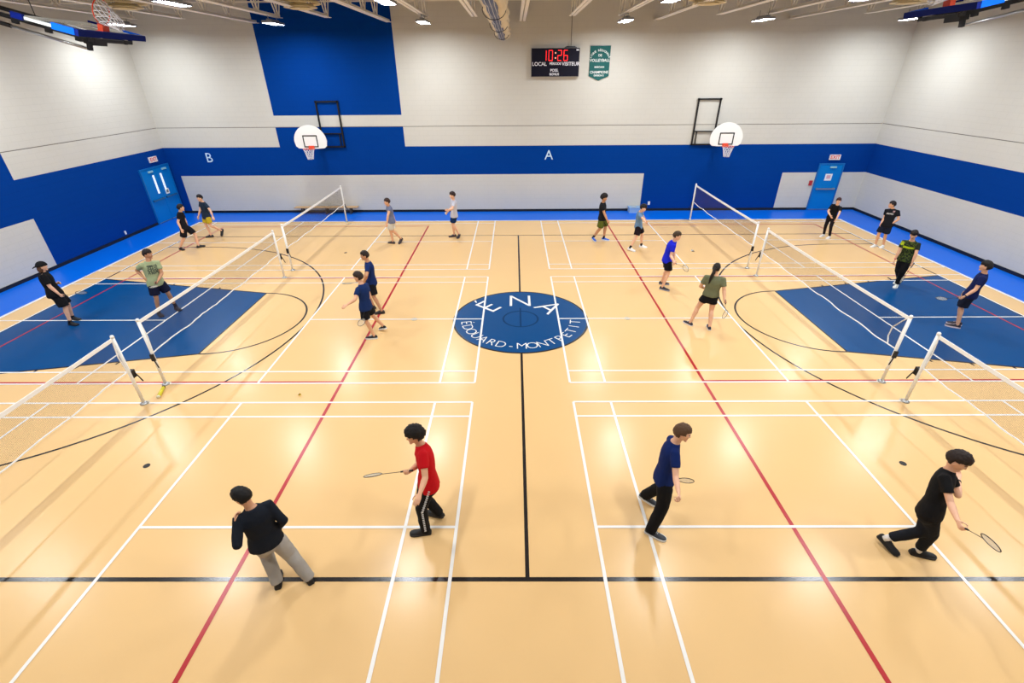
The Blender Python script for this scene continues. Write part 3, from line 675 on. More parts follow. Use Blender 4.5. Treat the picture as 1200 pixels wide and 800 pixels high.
# joints in the pixels of an enlarged crop of the photo: pelvis, neck, head, elbows, hands, heel and toe of either foot
PEOPLE = [
 dict(id='grey_trousers', crop='A', s=.97, yaw=92, hyaw=135, hpitch=-25, pv=(372,458), nk=(255,200), hd=(195,130),
      Le=((160,450),0), Lh=((146,256),1), Re=((468,282),1), Rh=((440,328),1), Lf=((435,745),(440,625),0), Rf=((655,700),(615,625),0)),
 dict(id='red_shirt', crop='B', s=1.03, yaw=182, hyaw=185, hpitch=-8, pv=(445,420), nk=(392,165), hd=(352,108),
      Le=((418,375),0), Lh=((378,490),0), Re=((372,290),1), Rh=((312,338),0), Lf=((445,715),(335,725),0), Rf=((520,625),(450,595),10), rk=('R',(108,362),1)),
 dict(id='navy_front', crop='C', s=1.04, dy=.17, w=.94, yaw=12, hyaw=2, hpitch=-12, pv=(232,440), nk=(322,150), hd=(372,92),
      Re=((330,385),0), Rh=((350,478),0), Le=((290,235),1), Lh=((245,315),1), Rf=((140,705),(265,765),0), Lf=((120,512),(185,538),14), rk=('L',(392,367),1)),
 dict(id='black_lunge', crop='D', s=1.04, w=.93, yaw=0, hyaw=-5, hpitch=-18, pv=(420,450), nk=(540,165), hd=(600,108),
      Re=((560,395),0), Rh=((608,500),0), Le=((600,320),1), Lh=((602,212),1), Rf=((300,680),(455,712),0), Lf=((90,600),(215,695),15), rk=('R',(770,590),0)),
 dict(id='navy_reach', crop='E', s=1.0, yaw=148, hyaw=160, hpitch=-10, pv=(230,530), nk=(192,320), hd=(165,265),
      Le=((140,440),0), Lh=((70,485),0), Re=((262,430),1), Rh=((215,500),1), Lf=((315,740),(225,745),0), Rf=((388,695),(335,672),20), rk=('R',(188,598),0)),
 dict(id='navy_tall', crop='E', s=1.02, dy=.1, yaw=176, hyaw=182, hpitch=-8, pv=(278,345), nk=(240,145), hd=(215,97),
      Le=((230,255),0), Lh=((212,300),1), Re=((225,240),1), Rh=((210,295),1), Lf=((365,545),(295,552),0), Rf=((300,525),(270,498),10), rk=('L',(88,314),0)),
 dict(id='olive', crop='F', s=1.0, dy=.12, w=1.12, yaw=95, hyaw=75, hpitch=-10, pv=(335,395), nk=(388,185), hd=(398,112),
      Le=((248,282),1), Lh=((282,300),1), Re=((470,335),0), Rh=((470,420),0), Lf=((155,650),(100,622),0), Rf=((330,692),(318,655),0), rk=('R',(465,530),0)),
 dict(id='bright_blue', crop='G', s=1.05, yaw=8, hyaw=0, hpitch=-15, pv=(190,395), nk=(283,165), hd=(315,108),
      Re=((245,340),0), Rh=((280,392),0), Le=((285,300),1), Lh=((278,392),1), Rf=((125,690),(225,715),0), Lf=((130,638),(210,643),0), rk=('R',(395,445),0)),
 dict(id='green_tee', crop='H', s=1.06, yaw=-72, hyaw=-40, hpitch=-10, pv=(305,395), nk=(235,170), hd=(225,103),
      Re=((122,252),1), Rh=((200,335),0), Le=((358,285),0), Lh=((318,362),0), Rf=((325,660),(368,695),0), Lf=((478,608),(545,640),0), rk=('L',(300,400),0)),
 dict(id='cap', crop='I', s=1.0, w=1.08, yaw=-12, hyaw=0, hpitch=-5, pv=(290,415), nk=(165,195), hd=(152,138),
      Re=((235,335),0), Rh=((345,422),0), Le=((255,300),1), Lh=((315,292),0), Rf=((405,680),(500,690),0), Lf=((430,632),(520,640),0), rk=('R',(498,378),0)),
 dict(id='far_black', crop='J', s=1.02, yaw=-15, hyaw=0, hpitch=-5, pv=(205,485), nk=(163,285), hd=(168,235),
      Re=((130,425),0), Rh=((188,515),0), Le=((222,385),1), Lh=((250,455),1), Rf=((145,715),(222,738),0), Lf=((365,705),(450,685),0)),
 dict(id='far_run', crop='J', s=1.0, yaw=205, hyaw=205, hpitch=-10, pv=(475,360), nk=(425,165), hd=(390,120),
      Le=((515,265),0), Lh=((548,345),0), Re=((395,265),1), Rh=((375,340),0), Rf=((552,575),(465,582),0), Lf=((705,545),(655,565),55)),
 dict(id='grey_blue', crop='K', s=1.03, yaw=190, hyaw=190, hpitch=-8, pv=(272,395), nk=(228,185), hd=(212,132),
      Le=((222,320),0), Lh=((210,430),0), Re=((300,310),1), Rh=((328,415),1), Lf=((302,688),(242,682),0), Rf=((435,660),(365,700),25)),
 dict(id='white_tee', crop='L', s=1.06, yaw=182, hyaw=185, hpitch=-12, pv=(237,430), nk=(227,205), hd=(215,147),
      Le=((212,318),0), Lh=((155,332),0), Re=((200,305),1), Rh=((148,362),0), Lf=((255,662),(180,670),0), Rf=((318,650),(268,700),10)),
 dict(id='olive_shorts', crop='M', s=1.05, yaw=-8, hyaw=-5, hpitch=-8, pv=(258,385), nk=(268,172), hd=(280,118),
      Re=((288,320),0), Rh=((325,400),0), Le=None, Lh=None, Rf=((125,600),(192,642),12), Lf=((258,608),(332,618),0)),
 dict(id='steel_blue', crop='M', s=1.02, dy=.1, yaw=5, hyaw=-10, hpitch=-22, pv=(675,490), nk=(705,280), hd=(738,238),
      Re=((738,365),0), Rh=((765,402),0), Le=((745,350),1), Lh=((770,395),1), Rf=((560,732),(635,747),8), Lf=((695,693),(775,703),0)),
 dict(id='far_pants', crop='N', s=.94, w=.92, yaw=-105, hyaw=-70, hpitch=-8, pv=(240,300), nk=(312,150), hd=(328,105),
      Re=((205,225),0), Rh=((235,285),0), Le=((338,245),0), Lh=((300,320),0), Rf=((162,512),(105,525),0), Lf=((230,532),(180,552),0)),
 dict(id='black_print', crop='N', s=1.0, yaw=-105, hyaw=200, hpitch=-5, pv=(890,385), nk=(965,195), hd=(955,148),
      Re=((862,305),0), Rh=((818,372),0), Le=((1030,320),0), Lh=((905,398),0), Rf=((778,632),(690,652),0), Lf=((865,635),(795,665),0)),
 dict(id='jersey', crop='O', s=1.03, yaw=-102, hyaw=-95, hpitch=-20, pv=(268,415), nk=(342,198), hd=(362,138),
      Re=((200,325),0), Rh=((148,425),0), Le=((385,335),0), Lh=((335,455),0), Lf=((200,650),(145,708),0), Rf=((215,640),(168,650),35), rk=('L',(240,580),1)),
 dict(id='navy_lean', crop='P', s=1.03, yaw=188, hyaw=182, hpitch=-3, pv=(360,425), nk=(508,202), hd=(520,140),
      Le=((425,355),0), Lh=((305,428),0), Re=None, Rh=None, Lf=((270,715),(145,690),0), Rf=((275,690),(165,668),0), rk=('L',(135,435),0)),
]
def solve_pose(P):
    x0, y0, k = CROPS[P['crop']]
    px = lambda p: (x0+p[0]*k, y0+p[1]*k)
    s = P['s']; J = {'s': s}
    fm = (at_z(px(P['Lf'][0]))+at_z(px(P['Rf'][0])))/2-CAM_POS
    off = math.degrees(math.atan2(fm[1], fm[0]))-90      # yaws are given as they look from the camera
    yaw, hyaw, pyaw = P['yaw']+off, P['hyaw']+off, P.get('pyaw', P['yaw'])+off
    foot = {}
    for sd in 'LR':
        h, t, lift = P[sd+'f']
        fz = P.get(sd+'z', 0.0); h3, t3 = at_z(px(h), fz), at_z(px(t), fz)
        d = unit(t3-h3); L = 0.30*s
        c = (h3+t3)/2
        fy = P.get(sd+'y')
        if fy is not None: d = yawdir(fy)
        toe = c+d*L*0.5
        a = math.radians(lift)
        # the shoe turns about its toe when the heel is lifted
        back = -d*math.cos(a) + _Z*math.sin(a)
        up = d*math.sin(a) + _Z*math.cos(a)
        foot[sd] = dict(d=-back, up=up, toe=toe, L=L, ank=toe+back*(L*0.74)+up*0.085*s, lift=lift)
    wl = 0.25 if foot['L']['lift'] > 12 else 1.0
    wr = 0.25 if foot['R']['lift'] > 12 else 1.0
    gl = foot['L']['ank']+foot['L']['d']*.06*s; gr = foot['R']['ank']+foot['R']['d']*.06*s
    mid = (gl*wl+gr*wr)/(wl+wr)
    yb = mid[1]+P.get('dy', 0.0)
    q = at_y(px(P['pv']), yb); n = at_y(px(P['nk']), yb+P.get('ly', 0.0))
    hz = P.get('hz', 0.93)*s
    pel = q+(n-q)*((hz-q[2])/(n[2]-q[2]))
    lat0 = yawdir(yaw-90)                      # towards the person's right
    latp = yawdir(pyaw-90)
    for it in range(40):                            # sink the hips until the planted feet reach the floor
        bad = False
        for sd, sg in (('L', -1), ('R', 1)):
            hip = pel+latp*sg*0.082*s
            if np.linalg.norm(hip-foot[sd]['ank']) > 0.852*s: bad = True
        if not bad: break
        pel = pel-np.array([0, 0, 0.01])
    nk, miss = on_sphere(px(P['nk']), pel, 0.505*s)
    spine = unit(nk-pel)
    lat = unit(lat0-(lat0@spine)*spine); fwd = np.cross(spine, lat)      # right, forward, up
    hd, m2 = on_sphere(px(P['hd']), nk+spine*0.015*s, 0.168*s)
    J.update(pel=pel, nk=nk, spine=spine, lat=lat, fwd=fwd, hd=hd, latp=latp, pfwd=yawdir(pyaw), foot=foot, miss=(miss, m2))
    hf = yawdir(hyaw); a = math.radians(P['hpitch'])
    hf = hf*math.cos(a)+_Z*math.sin(a)
    hl = unit(np.cross(hf, _Z)); J.update(hf=hf, hl=hl, hu=np.cross(hl, hf))
    for sd, sg in (('L', -1), ('R', 1)):
        hip = pel+latp*sg*0.082*s
        kn, an = ik(hip, foot[sd]['ank'], 0.435*s, 0.425*s, unit(yawdir(pyaw)+0.6*foot[sd]['d']))
        J[sd+'hip'], J[sd+'kn'], J[sd+'an'] = hip, kn, an
        sh = pel+spine*0.445*s+lat*sg*0.172*s*P.get('w', 1.0)
        if P.get(sd+'e') is None:                   # arm out of sight: hanging, a little bent
            J[sd+'sh'] = sh; J[sd+'el'] = sh+unit(-_Z+.12*lat*sg-.1*fwd)*.29*s; J[sd+'ha'] = J[sd+'el']+unit(-_Z+.55*fwd)*.285*s; J[sd+'miss'] = (0, 0); continue
        e, far = P[sd+'e']; el, me = on_sphere(px(e), sh, 0.29*s, bool(far))
        h, far = P[sd+'h']; ha, mh = on_sphere(px(h), el, 0.285*s, bool(far))
        J[sd+'sh'], J[sd+'el'], J[sd+'ha'] = sh, el, ha
        J[sd+'miss'] = (me, mh)
    if 'rk' in P:
        sd, p, far = P['rk']
        hand = J[sd+'ha']
        c, m = on_sphere(px(p), hand, 0.47, bool(far))
        J['rk'] = (sd, unit(c-hand), m)
    return J
# ---------------- people ----------------
APPLY = []
def soft(o, voxel, it=4, disp=0.0, dscale=0.15, fac=0.5):
    m_ = o.modifiers.new('r', 'REMESH'); m_.mode = 'VOXEL'; m_.voxel_size = voxel; m_.use_smooth_shade = True
    if it: q = o.modifiers.new('s', 'SMOOTH'); q.iterations = it; q.factor = fac
    if disp:
        key = 'clouds_%g' % dscale
        tx = bpy.data.textures.get(key) or bpy.data.textures.new(key, 'CLOUDS'); tx.noise_scale = dscale; tx.noise_depth = 2
        q = o.modifiers.new('d', 'DISPLACE'); q.texture = tx; q.strength = disp; q.mid_level = 0.5; q.texture_coords = 'LOCAL'
    APPLY.append(o); return o
def skin_m(k): return mat('skin_%d' % k, [(232, 180, 148), (220, 166, 130), (196, 142, 106), (148, 100, 72)][k], .55, vary=.05, vscale=12)
def cloth(rgb, name=None): return mat(name or 'cloth_%d_%d_%d' % rgb, rgb, .85, vary=.12, vscale=14, bump=.25, bscale=45, spec=.2)
def hair_m(rgb): return mat('hair_%d_%d_%d' % rgb, rgb, .6, vary=.3, vscale=60, bump=.5, bscale=120, spec=.3)
def shoe_m(rgb): return mat('shoe_%d_%d_%d' % rgb, rgb, .6, vary=.08, vscale=30)
def print_mat(name, base, o, r, u, f, boxes, camo=None):
    """shirt cloth with flat prints placed in the chest's own frame (o origin, r right, u up, f forward, in object space)"""
    M = cloth(base, name); nt = M.node_tree; b = nt.nodes['Principled BSDF']; src = b.inputs['Base Color'].links[0].from_socket
    tc = nt.nodes.new('ShaderNodeTexCoord'); sb = nt.nodes.new('ShaderNodeVectorMath'); sb.operation = 'SUBTRACT'; sb.inputs[1].default_value = tuple(o)
    nt.links.new(tc.outputs['Object'], sb.inputs[0])
    def dot(v):
        d = nt.nodes.new('ShaderNodeVectorMath'); d.operation = 'DOT_PRODUCT'; d.inputs[1].default_value = tuple(v); nt.links.new(sb.outputs[0], d.inputs[0]); return d.outputs['Value']
    def math_(op, a, v):
        d = nt.nodes.new('ShaderNodeMath'); d.operation = op
        for i, q in enumerate((a, v)):
            if isinstance(q, (int, float)): d.inputs[i].default_value = q
            else: nt.links.new(q, d.inputs[i])
        return d.outputs[0]
    X, U, F = dot(r), dot(u), dot(f)
    if camo:
        n = nt.nodes.new('ShaderNodeTexNoise'); n.inputs['Scale'].default_value = 22; n.inputs['Detail'].default_value = 3; nt.links.new(tc.outputs['Object'], n.inputs['Vector'])
        k = math_('MULTIPLY', math_('GREATER_THAN', n.outputs['Fac'], .5), math_('LESS_THAN', math_('ABSOLUTE', X, 0), .17))
        mx = nt.nodes.new('ShaderNodeMix'); mx.data_type = 'RGBA'; nt.links.new(k, mx.inputs['Factor']); nt.links.new(src, mx.inputs['A']); mx.inputs['B'].default_value = (*lin(camo), 1); src = mx.outputs['Result']
    for (x, z, hw, hh, rgb, tex) in boxes:
        k = math_('MULTIPLY', math_('LESS_THAN', math_('ABSOLUTE', math_('SUBTRACT', X, x), 0), hw), math_('LESS_THAN', math_('ABSOLUTE', math_('SUBTRACT', U, z), 0), hh))
        k = math_('MULTIPLY', k, math_('GREATER_THAN', F, 0.0))
        if tex:
            n = nt.nodes.new('ShaderNodeTexNoise'); n.inputs['Scale'].default_value = tex; nt.links.new(tc.outputs['Object'], n.inputs['Vector'])
            k = math_('MULTIPLY', k, math_('GREATER_THAN', n.outputs['Fac'], .47))
        mx = nt.nodes.new('ShaderNodeMix'); mx.data_type = 'RGBA'; nt.links.new(k, mx.inputs['Factor']); nt.links.new(src, mx.inputs['A']); mx.inputs['B'].default_value = (*lin(rgb), 1); src = mx.outputs['Result']
    nt.links.new(src, b.inputs['Base Color']); return M

def head_shape(d):
    x, y, z = d
    if z < 0:
        k = -z; x *= 1-.30*k**1.3; y = y*(1-.36*k) if y < 0 else y*(1-.08*k)
    if y > 0: x *= 1-.10*y
    return np.array([x, y, z])
def hand(mb, wr, d, n, t, s, curl, rf):
    """palm, four unequal bent fingers, thumb leaving the side of the palm"""
    wr = np.array(wr); kn = wr+d*.088*s
    mb.tube([wr-d*.02*s, wr+d*.03*s, wr+d*.06*s, kn], [(.026*s, .019*s), (.034*s, .016*s), (.040*s, .0145*s), (.040*s, .0125*s)], side=t, n=10)
    for i, (off, L) in enumerate(((.030, .078), (.0105, .088), (-.0105, .081), (-.030, .063))):
        p = wr+d*(.084-.004*abs(i-1))*s+t*off*s; a = curl*.55; pts = [p]
        dd = d+t*off*1.2
        for k, fr in enumerate((.44, .31, .25)):
            v = unit(dd)*math.cos(a)+n*math.sin(a); p = p+v*L*fr*s; pts.append(p); a += curl*.75
        mb.tube(pts, [rf*s, rf*.95*s, rf*.9*s, rf*.8*s], side=t, n=8)
    p = wr+d*.025*s+t*.026*s; v1 = unit(d*.6+t*.75+n*.25); v2 = unit(d*.85+t*.25+n*(.25+.35*curl)); v3 = unit(d*.8+n*(.2+.6*curl)-t*.15*curl)
    pts = [p, p+v1*.032*s]; pts.append(pts[-1]+v2*.030*s); pts.append(pts[-1]+v3*.024*s)
    mb.tube(pts, [rf*1.35*s, rf*1.2*s, rf*1.05*s, rf*.9*s], side=n, n=8)

def torso(mb, J, k, grow, t0, t1, w, org, cap, hemflare=0.0):
    s = J['s']; R = [(-.14, .160, .118), (-.06, .166, .120), (.02, .158, .114), (.12, .142, .098), (.22, .150, .103), (.33, .164, .112), (.40, .163, .104), (.435, .145, .092), (.465, .112, .080), (.495, .080, .069), (.54, .057, .057)]
    ts = sorted(set([t0, t1]+[r[0] for r in R if t0 < r[0] < t1])); pts = []; rr = []
    for t in ts:
        a = float(np.interp(t, [r[0] for r in R], [r[1] for r in R])); b = float(np.interp(t, [r[0] for r in R], [r[2] for r in R]))
        g = grow+hemflare*max(0, (.15-t)/.25)
        u0 = unit(_Z*.7+J['spine']*.3)                # the pelvis stays more upright than the leaning back
        if t <= 0: c = J['pel']+u0*t*s
        else:
            q = min(t/.505, 1.06); c = (1-q)**2*J['pel']+2*q*(1-q)*(J['pel']+u0*.26*s)+q*q*J['nk'] if q <= 1 else J['nk']+J['spine']*(t-.505)*s
            c = c-J['fwd']*.012*s*math.sin(min(1, q)*math.pi)
        pts.append(c-org); rr.append(((a*w+g)*s, (b*.93*w+g)*s))
    mb.tube(pts, rr, side=J['lat'], n=20, cap=cap)

def along(pts, rad, f):
    """cut a polyline with radii at fraction f of its length"""
    L = [np.linalg.norm(b-a) for a, b in zip(pts[:-1], pts[1:])]; T = sum(L)*f; P = [pts[0]]; R = [rad[0]]
    for i, l in enumerate(L):
        if T >= l-1e-6: P.append(pts[i+1]); R.append(rad[i+1]); T -= l
        else:
            k = T/l; P.append(pts[i]+(pts[i+1]-pts[i])*k); R.append(rad[i]+(rad[i+1]-rad[i])*k); break
    return P, R

def make_shoe(F, s, org, m_up, m_sole, parent):
    d, up = F['d'], F['up']; lat = np.cross(d, up); heel = F['toe']-d*F['L']-org; L = F['L']
    S = [(0.0, .024, .062), (.05, .038, .090), (.22, .044, .104), (.38, .046, .104), (.52, .050, .086), (.66, .053, .070), (.80, .052, .060), (.93, .042, .052), (1.0, .018, .040)]
    mb = MB(); n = 14; vs = []; fs = []
    for t, w, h in S:
        for j in range(n):
            a = 2*math.pi*j/n; x = math.copysign(abs(math.cos(a))**.7, math.cos(a))*w*s; z = math.sin(a)
            zz = .014*s+(h-.014)*s*(max(z, -.05)+.05)/1.05 if z > -.05 else .014*s
            if z < 0: x *= 1.0
            vs.append(heel+d*t*L+lat*x*(1-.35*max(z, 0)**2)+up*zz)
    for i in range(len(S)-1):
        for j in range(n): fs.append((i*n+j, i*n+(j+1) % n, (i+1)*n+(j+1) % n, (i+1)*n+j))
    fs.append(tuple(reversed(range(n)))); fs.append(tuple((len(S)-1)*n+j for j in range(n)))
    mb.add(vs, fs); sh = mb.obj('shoe', m_up, parent, True)
    mb = MB(); o_ = []
    for t, w, h in S: o_.append((t, w*1.06+.002))
    pts = [(t, w) for t, w in o_]+[(t, -w) for t, w in reversed(o_)]; n = len(pts)
    q = lambda z: [heel+d*((t-.5)*1.02+.5)*L+lat*w*s+up*z*s for t, w in pts]
    mb.add(q(0.001)+q(.030), [tuple(range(n)), tuple(reversed(range(n, 2*n)))]+[(i, n+i, n+(i+1) % n, (i+1) % n) for i in range(n)])
    mb.obj('sole', m_sole, sh)
    mb = MB()
    for k in range(4):
        t = .40+.06*k; c = heel+d*t*L+up*(.106-.15*(t-.38))*s; mb.bar(c-lat*.018*s, c+lat*.018*s, .007, .005, up=up)
    mb.obj('laces', m_sole, sh)
    return sh

def racket(J, ha, r, ratio, view, label, frame_rgb, org_h):
    """badminton racket, grip in the hand at ha, pointing along r"""
    t = thing('badminton_racket', label, 'racket', tuple(ha)); r = unit(r)
    pz = unit(np.cross(r, view)); vv = unit(np.cross(pz, r)); n = unit(pz*math.sqrt(max(0, 1-ratio*ratio))+vv*ratio); a = unit(np.cross(r, n))
    mb = MB(); mb.tube([-r*.09, r*.085], [(.0145, .0125), (.0125, .011)], side=a, n=8, cap=('flat', 'flat')); mb.obj('grip', mat('racket_grip', (28, 28, 30), .8), t, True)
    fm = mat('racket_frame_%d' % frame_rgb[0], frame_rgb, .35)
    mb = MB(); mb.tube([r*.083, r*.36], [.0042, .0042], n=8, cap=('flat', 'flat')); mb.obj('shaft', fm, t, True)
    c = r*.485; A, B = .125, .096
    mb = MB(); mb.tube([c+r*A*math.cos(q)+a*B*math.sin(q) for q in np.linspace(0, 2*math.pi, 37)], [.0058]*37, side=n, n=6, cap=('flat', 'flat')); mb.obj('head_frame', fm, t, True)
    mb = MB(); d = .0009
    for k in range(-10, 11):
        x = k*.0088
        if abs(x) < B: y = A*math.sqrt(1-(x/B)**2); mb.bar(c+a*x-r*y, c+a*x+r*y, d, d)
    for k in range(-12, 13):
        y = k*.0098
        if abs(y) < A: x = B*math.sqrt(1-(y/A)**2); mb.bar(c+r*y-a*x, c+r*y+a*x, d, d)
    o = mb.obj('string_bed', mat('racket_string', (214, 208, 190), .6), t); o['kind'] = 'stuff'
    return t

def person(P):
    J = solve_pose(P); s = J['s']; w = P.get('w', 1.0); near = P['crop'] in 'ABCD'; vox = .0068 if near else .0088; rf = .0085 if near else .0098
    org = J['pel'].copy(); org[2] = 0.0
    loc = lambda p: np.array(p)-org
    L = P['look']; sk = skin_m(L.get('skin', 0))
    # --- body: one continuous surface ---
    mb = MB(); torso(mb, J, s, 0, -.10, .54, w, org, ('round', 'flat'))
    hd = loc(J['hd']); hl, hf, hu = J['hl'], J['hf'], J['hu']
    nb = loc(J['nk'])-J['spine']*.05*s
    mb.tube([nb, (nb+hd)/2-hf*.006, hd-hu*.05*s-hf*.018*s], [.062*s, .055*s, .053*s], side=hl, n=14)
    mb.ball(hd, hl*.079*s, hf*.101*s, hu*.120*s, 24, 18, head_shape)
    mb.ball(hd+hf*.094*s-hu*.018*s, hl*.013*s, hf*.022*s, hu*.020*s, 10, 8); mb.ball(hd+hf*.090*s+hu*.002*s, hl*.010*s, hf*.014*s, hu*.028*s, 10, 8)
    mb.ball(hd+hf*.074*s-hu*.092*s, hl*.030*s, hf*.024*s, hu*.020*s, 10, 8); mb.ball(hd+hf*.084*s-hu*.056*s, hl*.024*s, hf*.010*s, hu*.011*s, 10, 8)
    for e in (-1, 1):
        mb.ball(hd+hl*e*.077*s-hf*.008*s-hu*.012*s, hl*.009*s, hf*.019*s, hu*.031*s, 10, 8)
    for sd, sg in (('L', -1), ('R', 1)):
        sh, el, ha = (loc(J[sd+q]) for q in ('sh', 'el', 'ha'))
        d = unit(ha-el); wr = el+d*.245*s; J[sd+'wr'] = wr+org
        inw = loc(J['pel']+J['spine']*.2)-sh; 
        if 'rk' in P and P['rk'][0] == sd:
            r = J['rk'][1]; t = r-(r@d)*d
            t = unit(t) if np.linalg.norm(t) > .15 else unit(np.cross(d, J['lat'])); n = np.cross(t, d)*(1 if sd == 'R' else -1); curl = 1.5
        else:
            n = -J['lat']*sg-.2*J['fwd']; n = unit(n-(n@d)*d); t = np.cross(d, n)*(1 if sd == 'R' else -1); curl = L.get('curl', .45)
        J[sd+'hn'] = n
        am = w**.7
        mb.tube([sh-J['lat']*sg*.03*s, sh, sh+(el-sh)*.3, sh+(el-sh)*.75, el], [x*s*am for x in (.052, .056, .050, .043, .040)], n=12)
        mb.tube([el, el+d*.07*s, el+d*.16*s, wr], [x*s*am for x in (.040, .042, .034, .0255)], n=12)
        hand(mb, wr, d, n, t, s, curl, rf)
        hip, kn, an = (loc(J[sd+q]) for q in ('hip', 'kn', 'an')); ft = J['foot'][sd]
        pf = unit(kn-(hip+an)/2) if np.linalg.norm(kn-(hip+an)/2) > .03 else J['pfwd']
        k2 = an-kn; lw = w**.8
        mb.tube([hip, hip+(kn-hip)*.25, hip+(kn-hip)*.7, kn-unit(kn-hip)*.03*s, kn+unit(k2)*.02*s, kn+k2*.28-pf*.012*s, kn+k2*.6-pf*.004, an-unit(k2)*.03*s, an],
                [x*s*lw for x in (.078, .080, .064, .055, .052, .056, .044, .036, .036)], n=14)
        mb.tube([an-ft['up']*.03*s, an+ft['d']*.11*s-ft['up']*.048*s], [(.034*s, .03*s), (.034*s, .022*s)], side=np.cross(ft['d'], ft['up']), n=10)
    body = soft(mb.obj('person', sk, None, True, tuple(org)), vox, 3)
    tag(body, P['label'], 'person', 'badminton players on the courts')
    # --- face ---
    ew = mat('eye_white', (236, 232, 228), .3); iris = mat('eye_iris', (46, 30, 22), .3)
    for e in (-1, 1):
        mb = MB(); c = hd+hf*.0825*s+hl*e*.031*s+hu*.010*s; mb.ball(c, hl*.0125*s, hf*.0095*s, hu*.0075*s, 10, 8); mb.ball(c+hf*.0055*s, hl*.0055*s, hf*.0052*s, hu*.0055*s, 8, 6, None, 1); mb.obj('eye', [ew, iris], body, True)
        mb = MB(); c = hd+hf*.089*s+hl*e*.031*s+hu*.031*s; mb.tube([c-hl*.019*s*e-hf*.0, c+hu*.004*s, c+hl*.019*s*e-hf*.012*s-hu*.002], [(.0045*s, .004*s)]*3, n=6); mb.obj('eyebrow', hair_m(L['hair']), body, True)
    mb = MB(); c = hd+hf*.0925*s-hu*.057*s; mb.tube([c-hl*.022*s-hf*.008*s, c, c+hl*.022*s-hf*.008*s], [(.005*s, .004*s)]*3, n=6); mb.obj('mouth', mat('lips', (178, 104, 94), .5), body, True)
    # --- hair ---
    st = L.get('style', 'short'); hm = hair_m(L['hair'])
    th = {'short': .016, 'curly': .034, 'mop': .023, 'pony': .014, 'long': .014, 'cap': .0}[st]
    def hfn(d):
        x, y, z = d
        if st in ('curly',): line = .30 if y > .35 else (.10 if y > -.25 else -.35)
        elif st == 'mop': line = .40 if y > .35 else (.22 if y > -.2 else -.36)
        elif st == 'long': line = .42 if y > .35 else -.75 if y < .1 else -.1
        else: line = .46 if y > .4 else (.16 if y > -.15 else -.36)
        q = head_shape(d); k = max(-1, min(1, (z-line)/.30))
        g = th*(.30+.70*k) if k > 0 else -.03*min(1, -k*2)
        top = 1+(.07 if st in ('curly', 'mop') else .04)*max(0, z)
        return q*(1+g/.095)*(top if k > 0 else 1)
    mb = MB(); mb.ball(hd-hf*.004*s, hl*.081*s, hf*.103*s, hu*.122*s, 48, 36, hfn)
    o = mb.obj('hair', hm, body, True)
    tx = bpy.data.textures.get('hair_clouds') or bpy.data.textures.new('hair_clouds', 'CLOUDS'); tx.noise_scale = .018
    q = o.modifiers.new('d', 'DISPLACE'); q.texture = tx; q.strength = .040 if st == 'curly' else .024; q.mid_level = .4; q.texture_coords = 'LOCAL'; APPLY.append(o)
    if st == 'pony':
        p0 = hd-hf*.095*s+hu*.015*s; mb = MB(); mb.tube([p0+hf*.02, p0-hf*.045*s-hu*.01, p0-hf*.075*s-hu*.10*s, p0-hf*.075*s-hu*.24*s-hl*.03, p0-hf*.06*s-hu*.40*s-hl*.05], [.028*s, .040*s, .043*s, .038*s, .010], n=12)
        soft(mb.obj('ponytail', hm, body, True), .008, 2, .012, .03)
    if st == 'cap':
        cm = cloth((22, 22, 24))
        def cfn(d):
            x, y, z = d; line = .22 if y > 0 else .02
            k = (z-line)/.12
            return head_shape(d)*(1.25 if k > 0 else .86)
        mb = MB(); mb.ball(hd, hl*.078*s, hf*.102*s, hu*.116*s, 28, 24, cfn); cp = mb.obj('cap', cm, body, True)
        mb = MB(); mb.tube([hd-hf*.10*s+hu*.02*s, hd-hf*.15*s+hu*.005*s, hd-hf*.18*s-hu*.02*s], [(.07*s, .008), (.065*s, .006), (.04*s, .005)], side=hl, n=12); mb.obj('visor', cm, cp, True)
        mb = MB(); mb.ball(hd-hf*.05*s-hu*.07*s, hl*.082*s, hf*.062*s, hu*.085*s, 20, 14); soft(mb.obj('long_hair', hair_m((96, 66, 48)), body, True), .009, 2, .02, .04)
    # --- shirt ---
    top = L['top']; sleeve = L.get('sleeve', .62); bag = L.get('bag', .0)
    if 'print' in L:
        o_ = loc(J['pel']+J['spine']*.33*s); tm = print_mat('printed_shirt_'+P['id'], top, o_, J['lat'], J['spine'], J['fwd'], L['print'], L.get('camo'))
    else: tm = cloth(top)
    mb = MB(); torso(mb, J, s, .020+bag, L.get('hem', -.13), .515, w, org, ('flat', 'flat'), .018+bag)
    am = w**.7
    for sd, sg in (('L', -1), ('R', 1)):
        sh, el, ha = (loc(J[sd+q]) for q in ('sh', 'el', 'ha')); d = unit(ha-el); wr = el+d*.245*s
        if sleeve > 1:
            pp, rr = [sh, sh+(el-sh)*.35, el], [.070, .064, .058]; mb.tube([el, el+d*.10*s, el+d*.235*s], [.058*s*am, .056*s*am, .043*s*am], n=14, cap=('round', 'flat'))
        else: pp, rr = along([sh, sh+(el-sh)*.35, el], [.066, .066, .070], sleeve)
        if sleeve > 1: mb.ball(el, np.array([1, 0, 0])*.060*s, np.array([0, 1, 0])*.060*s, np.array([0, 0, 1])*.060*s, 12, 8)
        mb.tube([sh-J['lat']*sg*.05*s]+list(pp), [.058*s*am]+[r*s*am for r in rr], n=14, cap=('round', 'flat'))
    soft(mb.obj(L.get('topname', 't_shirt'), tm, body, True), .0115 if near else .014, 6, .014, .13)
    # collar
    mb = MB(); c = loc(J['nk'])-J['spine']*.012*s; ring = [c+J['lat']*.064*s*w**.5*math.cos(q)+J['fwd']*.064*s*math.sin(q)-J['spine']*.02*max(0, math.sin(q)) for q in np.linspace(0, 2*math.pi, 25)]
